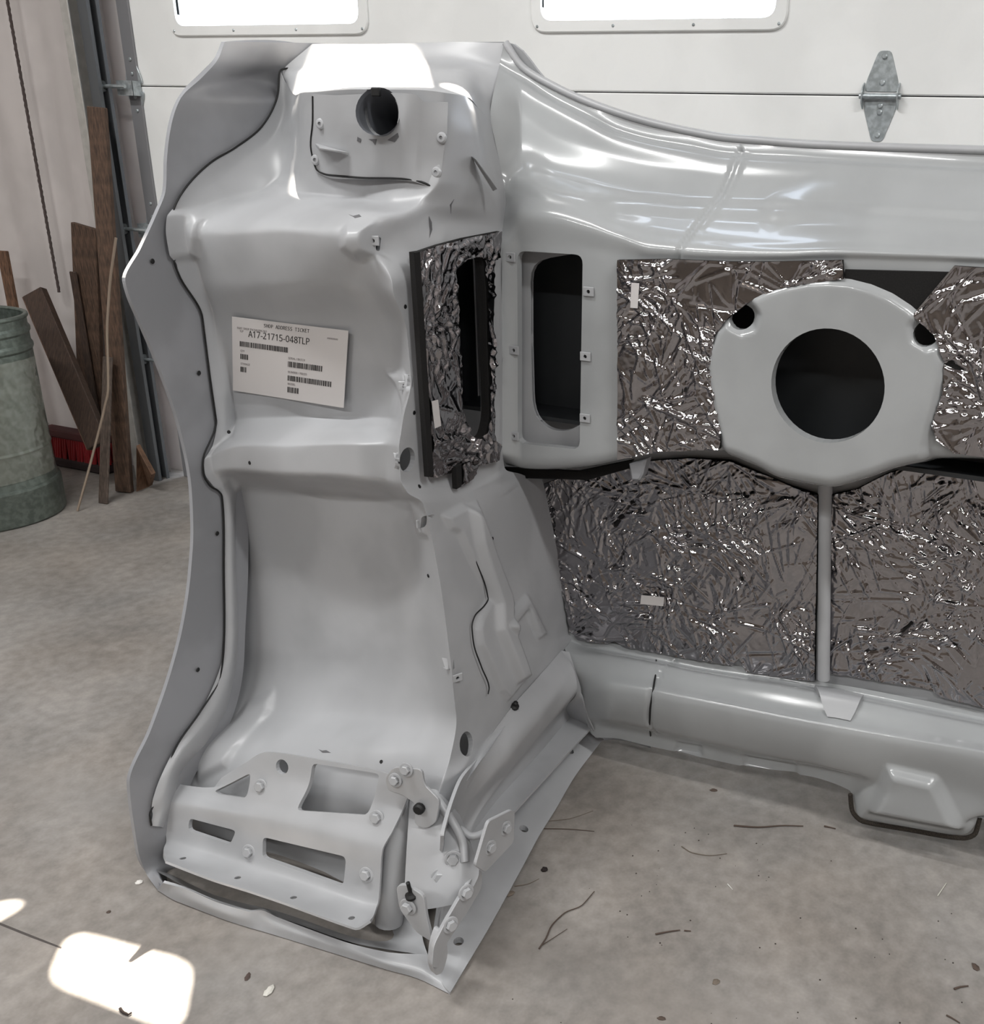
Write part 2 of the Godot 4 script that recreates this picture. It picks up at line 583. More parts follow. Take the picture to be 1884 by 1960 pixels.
func sectional_door() -> void:
	var d := setting("door_1", "white sectional garage door with small windows")
	var x0 := -4.02
	var x1 := 1.9
	var wins := [[-3.70, -2.763], [-1.96, -1.08], [-0.24, 0.66]]
	var pane := mat("window_glass", Color(0.93, 0.96, 0.98, 0.08), 0.05)
	pane.transparency = BaseMaterial3D.TRANSPARENCY_ALPHA
	for i in 6:
		var m := MB.new().box(Vector3((x0 + x1) / 2, 0.6 * i + 0.301, -3.525), Vector3(x1 - x0, 0.596, 0.05), Basis.IDENTITY, 0.004)
		if i == 3:
			for w in wins: m.hole(rrect(w[0], w[1], 2.035, 2.335, -3.5, 0.045), Vector3.BACK, 0.08, 0.05)
		part(d, "section", m, door_white)
	for w in wins:
		var f := MB.new().slab(rrect(w[0] - 0.042, w[1] + 0.042, 1.996, 2.375, -3.5, 0.06), Vector3.BACK, 0.012, 0.004)
		f.hole(rrect(w[0], w[1], 2.035, 2.335, -3.49, 0.045), Vector3.BACK, 0.03, 0.013)
		var fr := part(d, "window_frame", f, door_white)
		part(d, "pane", MB.new().box(Vector3((w[0] + w[1]) / 2, 2.185, -3.52), Vector3(w[1] - w[0] + 0.02, 0.32, 0.004)), pane)
		for k in 4:
			var sx := lerpf(w[0] - 0.015, w[1] + 0.015, k / 3.0)
			for sy in [2.016, 2.354]:
				part(fr, "screw", MB.new().lathe(Vector3(sx, sy, -3.488), Vector3.BACK, [[0.0055, 0], [0.0055, 0.001], [0.003, 0.003], [0, 0.0032]], 10), zinc)
	for i in 5:
		for hx in [-0.706, -2.36]:
			hinge(d, Vector3(hx, 0.6 * (i + 1), -3.5))
		end_hinge(d, Vector3(-3.99, 0.6 * (i + 1), -3.5))
	for i in 5: part(d, "added_seam_gasket", MB.new().box(Vector3((x0 + x1) / 2, 0.6 * (i + 1), -3.535), Vector3(x1 - x0, 0.03, 0.03)), black)  # added behind each seam to stop daylight leaking through
	part(d, "end_stile", MB.new().box(Vector3(-3.995, 1.8, -3.496), Vector3(0.07, 3.6, 0.012), Basis.IDENTITY, 0.003), mat("grey_stile", Color(0.47, 0.47, 0.48), 0.45))
	# the track and its angle
	var steel := skin(mat("galvanised_track", Color(0.62, 0.63, 0.63), 0.42, 0.5), speckle(256, 0.03, 41, 0.85, 1.0), 0.5)
	var t := setting("trim_1", "galvanised vertical door track and angle beside the ribbed wall")
	part(t, "wall_angle", MB.new().box(Vector3(-4.185, 1.9, -3.40), Vector3(0.012, 3.8, 0.10), Basis.IDENTITY, 0.003).box(Vector3(-4.155, 1.9, -3.452), Vector3(0.07, 3.8, 0.008)).box(Vector3(-4.165, 1.9, -3.352), Vector3(0.045, 3.8, 0.006), Basis.IDENTITY, 0.002), skin(mat("pale_angle", Color(0.70, 0.69, 0.67), 0.45, 0.2), speckle(256, 0.03, 43, 0.94, 1.0), 0.5))
	var track_shade := mat("shaded_track", Color(0.36, 0.37, 0.38), 0.5, 0.3)  # dark grey puts the shade of the deep channel into the colour
	part(t, "track", MB.new().box(Vector3(-4.12, 1.9, -3.41), Vector3(0.006, 3.8, 0.06)).box(Vector3(-4.095, 1.9, -3.382), Vector3(0.05, 3.8, 0.005)).box(Vector3(-4.095, 1.9, -3.44), Vector3(0.05, 3.8, 0.005)).box(Vector3(-4.072, 1.9, -3.388), Vector3(0.005, 3.8, 0.016)).box(Vector3(-4.072, 1.9, -3.434), Vector3(0.005, 3.8, 0.016)), track_shade)
	part(t, "jamb_board", MB.new().box(Vector3(-4.24, 1.9, -3.5), Vector3(0.1, 3.8, 0.1), Basis.IDENTITY, 0.004), skin(mat("jamb_timber", Color(0.62, 0.57, 0.53), 0.7), speckle(128, 0.05, 44, 0.8, 1.0), 0.4))

func hinge(d: Node3D, p: Vector3) -> void:
	var h := Node3D.new()
	h.name = "hinge"
	d.add_child(h, true)
	h.position = p
	var up := rounded(V([-0.055, 0.012, 0, 0.055, 0.012, 0, 0.052, 0.045, 0, 0.02, 0.135, 0, -0.02, 0.135, 0, -0.052, 0.045, 0]), 0.012, 3)
	part(h, "upper_leaf", MB.new().slab(up, Vector3.BACK, 0.003, 0.001), zinc)
	var lo := rounded(V([-0.055, -0.012, 0, 0.055, -0.012, 0, 0.05, -0.05, 0, 0.018, -0.14, 0, -0.018, -0.14, 0, -0.05, -0.05, 0]), 0.012, 3)
	part(h, "lower_leaf", MB.new().slab(lo, Vector3.BACK, 0.003, 0.001), zinc)
	for s in [-1.0, 1.0]:
		part(h, "knuckle", MB.new().slab(rounded(V([s * 0.056, -0.045, 0, s * 0.056, 0.045, 0, s * 0.056, 0.02, 0.034, s * 0.056, -0.025, 0.034]), 0.012, 3), Vector3(s, 0, 0), 0.004, 0.001), zinc)
	part(h, "pin", MB.new().tube(V([-0.068, -0.002, 0.02, 0.068, -0.002, 0.02]), 0.009, 10), zinc)
	for y in [0.118, 0.04, -0.03, -0.05, -0.12]:
		part(h, "bolt", MB.new().lathe(Vector3(0, y, 0.003), Vector3.BACK, [[0.009, 0], [0.009, 0.004], [0.006, 0.006], [0, 0.006]], 10), zinc)

func end_hinge(d: Node3D, p: Vector3) -> void:
	var h := Node3D.new()
	h.name = "roller_hinge"
	d.add_child(h, true)
	h.position = p
	part(h, "upper_leaf", MB.new().slab(rounded(V([-0.045, 0.01, 0.006, 0.05, 0.01, 0.006, 0.045, 0.04, 0.006, 0.012, 0.125, 0.006, -0.015, 0.125, 0.006, -0.045, 0.04, 0.006]), 0.01, 3), Vector3.BACK, 0.003, 0.001), zinc)
	part(h, "lower_leaf", MB.new().slab(rounded(V([-0.045, -0.02, 0.006, 0.05, -0.02, 0.006, 0.045, -0.045, 0.006, 0.012, -0.115, 0.006, -0.012, -0.115, 0.006, -0.045, -0.045, 0.006]), 0.01, 3), Vector3.BACK, 0.003, 0.001), zinc)
	part(h, "bracket", MB.new().box(Vector3(-0.01, -0.01, 0.05), Vector3(0.09, 0.06, 0.004)).box(Vector3(-0.052, -0.01, 0.028), Vector3(0.004, 0.06, 0.046)).box(Vector3(0.033, -0.01, 0.028), Vector3(0.004, 0.06, 0.046)), zinc)
	part(h, "roller", MB.new().tube(V([-0.105, -0.005, 0.075, 0.02, -0.005, 0.075]), 0.008, 10).lathe(Vector3(-0.125, -0.005, 0.075), Vector3.RIGHT, [[0, 0], [0.022, 0], [0.024, 0.004], [0.024, 0.016], [0.02, 0.02], [0, 0.02]], 16), zinc)
	for y in [0.108, 0.05, -0.045, -0.1]:
		part(h, "bolt", MB.new().lathe(Vector3(0.0, y, 0.009), Vector3.BACK, [[0.008, 0], [0.008, 0.004], [0.005, 0.006], [0, 0.006]], 10), zinc)

func bolt(p: Vector3, axis: Vector3, r: float, called := "bolt", m: Material = null) -> void:
	axis = axis.normalized()
	var b := MB.new().lathe(p, axis, [[r * 1.55, 0], [r * 1.55, r * 0.18], [r * 1.4, r * 0.26], [r * 1.0, r * 0.26]], 18)
	b.lathe(p, axis, [[r, r * 0.2], [r, r * 0.85], [r * 0.86, r * 1.0], [0, r * 1.0]], 6, false)
	part(hood, called, b, m if m else paint)
func rivet(p: Vector3, axis: Vector3, r: float) -> void:
	part(hood, "rivet", MB.new().lathe(p, axis, [[r, 0], [r * 0.95, r * 0.2], [r * 0.7, r * 0.45], [r * 0.35, r * 0.5], [r * 0.3, r * 0.1], [0, r * 0.1]], 18), paint)
func clip(p: Vector3, axis: Vector3, s: float) -> void:      # a spring nut clipped over an edge
	var bs := Basis.looking_at(-axis, Vector3.UP)
	var m := MB.new().box(p + bs.z * 0.003, Vector3(s * 1.3, s, 0.004), bs, 0.001)
	m.hole(ring(p + bs.z * 0.005, bs.z, s * 0.22, 10), bs.z, 0.004, 0.004)
	var o := part(hood, "clip_nut", m, paint)
	part(o, "thread_hole", MB.new().lathe(p + bs.z * 0.0005, bs.z, [[s * 0.24, 0], [0, 0.0008]], 10), black)

func carry_on(g: Array) -> Array:                            # the hood goes on past the picture's edge
	for r in g.size():
		var row: PackedVector3Array = g[r]
		var e := row[row.size() - 1]
		for k in 5: row.append(Vector3(lerpf(e.x, 0.62, (k + 1) / 5.0), e.y, e.z))
		g[r] = row
	return g
func wide(p: PackedVector2Array, from: float) -> PackedVector2Array:
	for i in p.size():
		if p[i].x > from: p[i].x = 0.62
	return p
func build_hood() -> void:
	hood = thing("truck_hood", "white fibreglass truck hood standing on its nose, inner side lined with foil", "vehicle hood")
	# --- outer fender skin around the wheel arch
	var edge := []
	for r in [
		V([-1.77,1.7919,-1.7912,-1.7709,1.805,-1.93,-1.7391,1.8149,-2.05,-1.7136,1.8156,-2.07]), V([-1.77,1.7575,-1.7687,-1.7994,1.7611,-1.93,-1.7255,1.76,-2.02,-1.7024,1.7625,-2.05]),
		V([-1.77,1.7206,-1.7237,-1.8283,1.7282,-1.9,-1.7865,1.7134,-2,-1.76,1.7162,-2.04]), V([-1.77,1.6713,-1.6551,-1.77,1.6728,-1.7723,-1.77,1.6758,-1.9264,-1.77,1.6793,-1.994]), V([-1.77,1.6204,-1.6243,-1.77,1.6188,-1.7209,-1.77,1.6183,-1.8698,-1.77,1.609,-1.9333]), V([-1.77,1.5602,-1.6036,-1.77,1.5557,-1.6691,-1.77,1.5512,-1.7826,-1.77,1.5405,-1.8582]),
		V([-1.77,1.4946,-1.5884,-1.77,1.4907,-1.6311,-1.77,1.4873,-1.6995,-1.77,1.4803,-1.7715]), V([-1.77,1.4496,-1.5588,-1.77,1.4458,-1.6036,-1.77,1.4397,-1.6776,-1.77,1.4374,-1.7349]), V([-1.77,1.3859,-1.5099,-1.77,1.3816,-1.5728,-1.77,1.3762,-1.6531,-1.77,1.3723,-1.7098]), V([-1.77,1.3255,-1.4624,-1.77,1.3246,-1.5369,-1.77,1.3168,-1.6433,-1.77,1.3115,-1.7001]), V([-1.77,1.3006,-1.4652,-1.77,1.2942,-1.5446,-1.77,1.2826,-1.6518,-1.77,1.2764,-1.7094]),
		V([-1.77,1.2433,-1.482,-1.77,1.2381,-1.5613,-1.77,1.2246,-1.6641,-1.77,1.2178,-1.7153]), V([-1.77,1.1584,-1.5079,-1.77,1.1473,-1.5731,-1.77,1.1305,-1.6712,-1.77,1.1229,-1.7158]), V([-1.77,1.0039,-1.5419,-1.77,0.9926,-1.5897,-1.77,0.9756,-1.6617,-1.77,0.9648,-1.707]), V([-1.77,0.8944,-1.5503,-1.77,0.8821,-1.5936,-1.77,0.8633,-1.6595,-1.77,0.8502,-1.7056]),
		V([-1.77,0.7863,-1.5409,-1.77,0.7722,-1.5832,-1.77,0.75,-1.6496,-1.77,0.7345,-1.6961]), V([-1.77,0.6691,-1.5141,-1.77,0.651,-1.5604,-1.77,0.6239,-1.6299,-1.77,0.6057,-1.6765]), V([-1.77,0.5564,-1.4732,-1.77,0.5315,-1.5287,-1.77,0.495,-1.6097,-1.77,0.4776,-1.6485]), V([-1.77,0.4563,-1.4201,-1.77,0.4219,-1.4878,-1.77,0.3805,-1.5835,-1.77,0.361,-1.6222]),
		V([-1.77,0.3584,-1.3539,-1.77,0.3276,-1.4198,-1.77,0.2786,-1.5188,-1.77,0.2533,-1.5635]), V([-1.77,0.2619,-1.2797,-1.77,0.2352,-1.3322,-1.77,0.196,-1.4048,-1.77,0.1743,-1.439]), V([-1.77,0.1839,-1.2736,-1.77,0.158,-1.3116,-1.77,0.1186,-1.3694,-1.77,0.1003,-1.3961]), V([-1.77,0.0802,-1.2714,-1.77,0.0584,-1.3011,-1.77,0.0188,-1.3448,-1.77,-0.0126,-1.377]), V([-1.765,0.0248,-1.2766,-1.755,0.0256,-1.2933,-1.75,0.0057,-1.3317,-1.74,-0.0167,-1.3559]), V([-1.7209,0.003,-1.2644,-1.7004,0.03,-1.2648,-1.7845,-0.0577,-1.36,-1.7423,-0.0508,-1.36])]:
		edge.append(r)
	part(hood, "fender_skin", MB.new().sheet(refine(edge, 0.012, 0.008), Vector3.RIGHT, 0.009), darker_grey)
	# --- inner fender: wheel-well liner, rounded corner, engine-side wall
	var rows := [
		V([-1.765,1.7481,-1.9428,-1.75,1.7209,-1.9422,-1.6545,1.6929,-1.86,-1.5212,1.6928,-1.75,-1.3693,1.6982,-1.72,-1.2352,1.6986,-1.72,-1.1912,1.6954,-1.75,-1.2029,1.6944,-1.83,-1.2503,1.6785,-1.95,-1.2755,1.6514,-2.04]),
		V([-1.765,1.6979,-1.9275,-1.755,1.6821,-1.9373,-1.6722,1.6689,-1.87,-1.5309,1.6702,-1.755,-1.3759,1.6709,-1.725,-1.243,1.6726,-1.72,-1.1916,1.67,-1.745,-1.1924,1.6644,-1.825,-1.2425,1.6486,-1.95,-1.2655,1.6189,-2.035]),
		V([-1.765,1.6294,-1.8709,-1.755,1.6197,-1.9021,-1.6881,1.6115,-1.87,-1.5446,1.615,-1.76,-1.3849,1.6179,-1.73,-1.2526,1.6208,-1.72,-1.1944,1.6228,-1.74,-1.1839,1.6185,-1.82,-1.234,1.6018,-1.95,-1.2518,1.5755,-2.03]),
		V([-1.765,1.551,-1.7121,-1.757,1.5408,-1.7678,-1.6945,1.5321,-1.84,-1.5709,1.5368,-1.77,-1.4004,1.5382,-1.74,-1.2574,1.537,-1.71,-1.1976,1.5363,-1.72,-1.1852,1.5358,-1.82,-1.2113,1.5198,-1.94,-1.2308,1.4932,-2.02]),
		V([-1.765,1.489,-1.6235,-1.757,1.4833,-1.6653,-1.7123,1.4912,-1.79,-1.5601,1.4973,-1.765,-1.4004,1.4946,-1.735,-1.2892,1.4909,-1.69,-1.2275,1.4938,-1.69,-1.1988,1.4883,-1.79,-1.2126,1.4718,-1.95,-1.2226,1.4551,-2]),
		V([-1.765,1.4537,-1.595,-1.757,1.4527,-1.6328,-1.6775,1.4652,-1.69,-1.4925,1.4768,-1.67,-1.3263,1.478,-1.61,-1.2582,1.4723,-1.6,-1.2289,1.4684,-1.64,-1.212,1.4548,-1.77,-1.2138,1.4388,-1.95,-1.2153,1.4284,-1.98]),
		V([-1.765,1.4075,-1.5832,-1.757,1.4056,-1.6249,-1.6381,1.4139,-1.6,-1.4301,1.4329,-1.565,-1.306,1.4314,-1.55,-1.2664,1.4284,-1.56,-1.2448,1.4177,-1.6,-1.2,1.4119,-1.7307,-1.2,1.3995,-1.9192,-1.205,1.3912,-1.9547]),
		V([-1.765,1.3254,-1.5891,-1.757,1.3161,-1.6378,-1.6731,1.3207,-1.62,-1.4552,1.3407,-1.58,-1.3352,1.35,-1.575,-1.2857,1.3473,-1.59,-1.2,1.347,-1.5603,-1.2,1.3302,-1.724,-1.2,1.3104,-1.9162,-1.21,1.3051,-1.9604]),
		V([-1.765,1.2288,-1.6353,-1.757,1.2204,-1.6609,-1.7148,1.2187,-1.66,-1.522,1.2388,-1.64,-1.382,1.2521,-1.635,-1.2852,1.2557,-1.635,-1.2,1.2642,-1.5935,-1.2,1.2441,-1.7354,-1.2,1.2187,-1.9153,-1.21,1.2118,-1.9577]),
		V([-1.765,1.1022,-1.635,-1.757,1.0983,-1.6607,-1.7452,1.0936,-1.68,-1.5549,1.1206,-1.66,-1.4007,1.1376,-1.66,-1.286,1.1499,-1.65,-1.2,1.1658,-1.5988,-1.2,1.1399,-1.7365,-1.2,1.1074,-1.909,-1.21,1.0983,-1.9517]),
		V([-1.765,1.0004,-1.6364,-1.757,0.9995,-1.6556,-1.7643,0.9944,-1.69,-1.5852,1.0229,-1.68,-1.4123,1.0446,-1.68,-1.3073,1.0612,-1.66,-1.2,1.0937,-1.5666,-1.2,1.0567,-1.7299,-1.2,1.0173,-1.9039,-1.21,1.0063,-1.9468]),
		V([-1.765,0.9498,-1.6192,-1.757,0.956,-1.638,-1.7417,0.9686,-1.66,-1.5423,1.0057,-1.63,-1.3648,1.0338,-1.62,-1.2951,1.0428,-1.63,-1.2,1.0662,-1.5571,-1.2,1.0238,-1.7332,-1.2,0.9831,-1.902,-1.21,0.9714,-1.9449]),
		V([-1.765,0.9154,-1.5868,-1.757,0.9245,-1.6028,-1.7017,0.9524,-1.605,-1.4944,0.9934,-1.575,-1.3257,1.0201,-1.57,-1.2647,1.0246,-1.585,-1.2,1.0345,-1.5473,-1.2,0.9873,-1.7303,-1.2,0.9437,-1.8997,-1.21,0.9312,-1.9428]),
		V([-1.765,0.8912,-1.5858,-1.757,0.8963,-1.6027,-1.7072,0.9079,-1.605,-1.4967,0.939,-1.57,-1.3318,0.9566,-1.57,-1.2678,0.9551,-1.585,-1.2,0.9753,-1.5463,-1.2,0.9286,-1.7297,-1.2,0.8976,-1.8971,-1.21,0.8912,-1.9477]),
		V([-1.765,0.855,-1.6038,-1.757,0.8579,-1.6193,-1.7401,0.8708,-1.64,-1.5474,0.8933,-1.62,-1.377,0.9075,-1.62,-1.297,0.9052,-1.63,-1.19,0.9487,-1.5487,-1.19,0.9041,-1.7169,-1.2,0.8654,-1.9067,-1.22,0.842,-2.0475]),
		V([-1.765,0.8234,-1.6248,-1.757,0.8226,-1.64,-1.7803,0.8076,-1.69,-1.6093,0.8311,-1.68,-1.431,0.8507,-1.68,-1.2916,0.8724,-1.655,-1.18,0.9107,-1.5868,-1.18,0.8762,-1.7157,-1.19,0.833,-1.9118,-1.22,0.7844,-2.151]),
		V([-1.765,0.6361,-1.6012,-1.757,0.6317,-1.6164,-1.8221,0.5865,-1.7,-1.6443,0.6246,-1.69,-1.4338,0.6689,-1.68,-1.2694,0.7102,-1.655,-1.16,0.753,-1.5991,-1.16,0.7144,-1.7142,-1.17,0.6543,-1.9174,-1.2,0.5763,-2.1891]),
		V([-1.765,0.4451,-1.5693,-1.755,0.4329,-1.5849,-1.8332,0.3617,-1.68,-1.637,0.4117,-1.67,-1.4261,0.4626,-1.665,-1.2411,0.5174,-1.64,-1.13,0.571,-1.5823,-1.13,0.513,-1.7071,-1.14,0.4249,-1.9449,-1.17,0.3256,-2.2202]),
		V([-1.765,0.3349,-1.4839,-1.755,0.3199,-1.5108,-1.7951,0.2606,-1.6,-1.592,0.3054,-1.605,-1.393,0.3468,-1.61,-1.2092,0.3997,-1.6,-1.12,0.441,-1.5788,-1.12,0.4041,-1.6954,-1.125,0.3624,-1.8655,-1.15,0.3244,-2.1127]),
		V([-1.765,0.2871,-1.4083,-1.755,0.277,-1.4299,-1.7751,0.2301,-1.5,-1.5349,0.2766,-1.52,-1.3237,0.3236,-1.52,-1.1695,0.3508,-1.53,-1.1,0.3684,-1.5219,-1.1,0.3435,-1.5962,-1.11,0.323,-1.6967,-1.12,0.3179,-1.8552]),
		V([-1.765,0.2415,-1.3685,-1.755,0.2316,-1.3823,-1.7942,0.1792,-1.455,-1.5027,0.2468,-1.48,-1.3035,0.2839,-1.49,-1.1715,0.3022,-1.5,-1.0884,0.3391,-1.47,-1.08,0.333,-1.5247,-1.09,0.3174,-1.6104,-1.1,0.316,-1.7256]),
		V([-1.765,0.1871,-1.3334,-1.755,0.1761,-1.3481,-1.7966,0.1129,-1.42,-1.5257,0.1609,-1.46,-1.3235,0.2017,-1.47,-1.1898,0.2222,-1.48,-1.1047,0.269,-1.45,-1.0788,0.283,-1.48,-1.0717,0.3055,-1.53,-1.0693,0.3295,-1.6]),
		V([-1.765,0.1343,-1.3072,-1.757,0.1253,-1.3197,-1.817,0.0459,-1.4,-1.5481,0.0596,-1.47,-1.3412,0.1015,-1.48,-1.2107,0.1323,-1.49,-1.1344,0.1855,-1.46,-1.1028,0.2086,-1.48,-1.0807,0.2557,-1.51,-1.0785,0.2914,-1.57])]
	var g := refine(rows, 0.005, 0.005)
	relief(g, liner_relief())
	var inner := MB.new().sheet(g, Vector3(0.3, 0, 1))
	inner_holes(inner)
	part(hood, "inner_fender", inner, paint)
	part(hood, "seam_line", MB.new().tube(curve(V([-1.7331,1.7607,-2.015,-1.7631,1.7566,-1.98,-1.763,1.7479,-1.9406,-1.763,1.6978,-1.9253,-1.763,1.6294,-1.8688,-1.763,1.5805,-1.7801,-1.763,1.551,-1.7101,-1.763,1.4892,-1.6217,-1.763,1.4538,-1.5932,-1.763,1.4234,-1.5788,-1.763,1.4076,-1.5827,-1.763,1.3857,-1.5975,-1.763,1.3698,-1.5975,-1.763,1.3553,-1.579,-1.763,1.3258,-1.5873,-1.763,1.2292,-1.6335,-1.763,1.1027,-1.6331,-1.763,1.0011,-1.6345,-1.763,0.9843,-1.6288,-1.763,0.9585,-1.6097,-1.763,0.9279,-1.5869,-1.763,0.8932,-1.5798,-1.763,0.8583,-1.5934,-1.763,0.8395,-1.6146,-1.763,0.8243,-1.6229,-1.763,0.6371,-1.5994,-1.763,0.4465,-1.5675,-1.763,0.3874,-1.5453,-1.763,0.3364,-1.4822,-1.763,0.2886,-1.4067,-1.763,0.2431,-1.367,-1.763,0.1887,-1.3319,-1.763,0.162,-1.3089,-1.763,0.1343,-1.3082]), 0.008), 0.0022, 6), black)  # black tube drawn along the liner seam
	# --- sloping ledge under the rear edge
	var ledge := [
		V([-1.7433,1.8118,-2.03,-1.7307,1.8127,-2.04,-1.6916,1.8166,-2.08,-1.6256,1.8193,-2.11,-1.5371,1.8251,-2.15,-1.4416,1.8299,-2.18,-1.3911,1.8296,-2.19,-1.3339,1.8292,-2.2]),
		V([-1.7678,1.7549,-1.96,-1.7156,1.7606,-2,-1.6789,1.764,-2.04,-1.5988,1.7689,-2.07,-1.5115,1.7769,-2.11,-1.4241,1.7804,-2.15,-1.3831,1.7822,-2.17,-1.3405,1.784,-2.19]),
		V([-1.7662,1.7432,-1.95,-1.6872,1.7458,-1.95,-1.6451,1.7494,-1.98,-1.5456,1.7535,-2,-1.4551,1.7563,-2.03,-1.3653,1.7558,-2.06,-1.3552,1.7496,-2.12,-1.3184,1.7326,-2.14]),
		V([-1.75,1.7209,-1.9422,-1.6545,1.6929,-1.86,-1.5212,1.6928,-1.75,-1.3693,1.6982,-1.72,-1.2352,1.6986,-1.72,-1.2029,1.6944,-1.83,-1.2503,1.6785,-1.95,-1.2755,1.6514,-2.04])]
	part(hood, "ledge", MB.new().sheet(refine(ledge, 0.02, 0.01), Vector3(0, 1, 0.5)), paint)
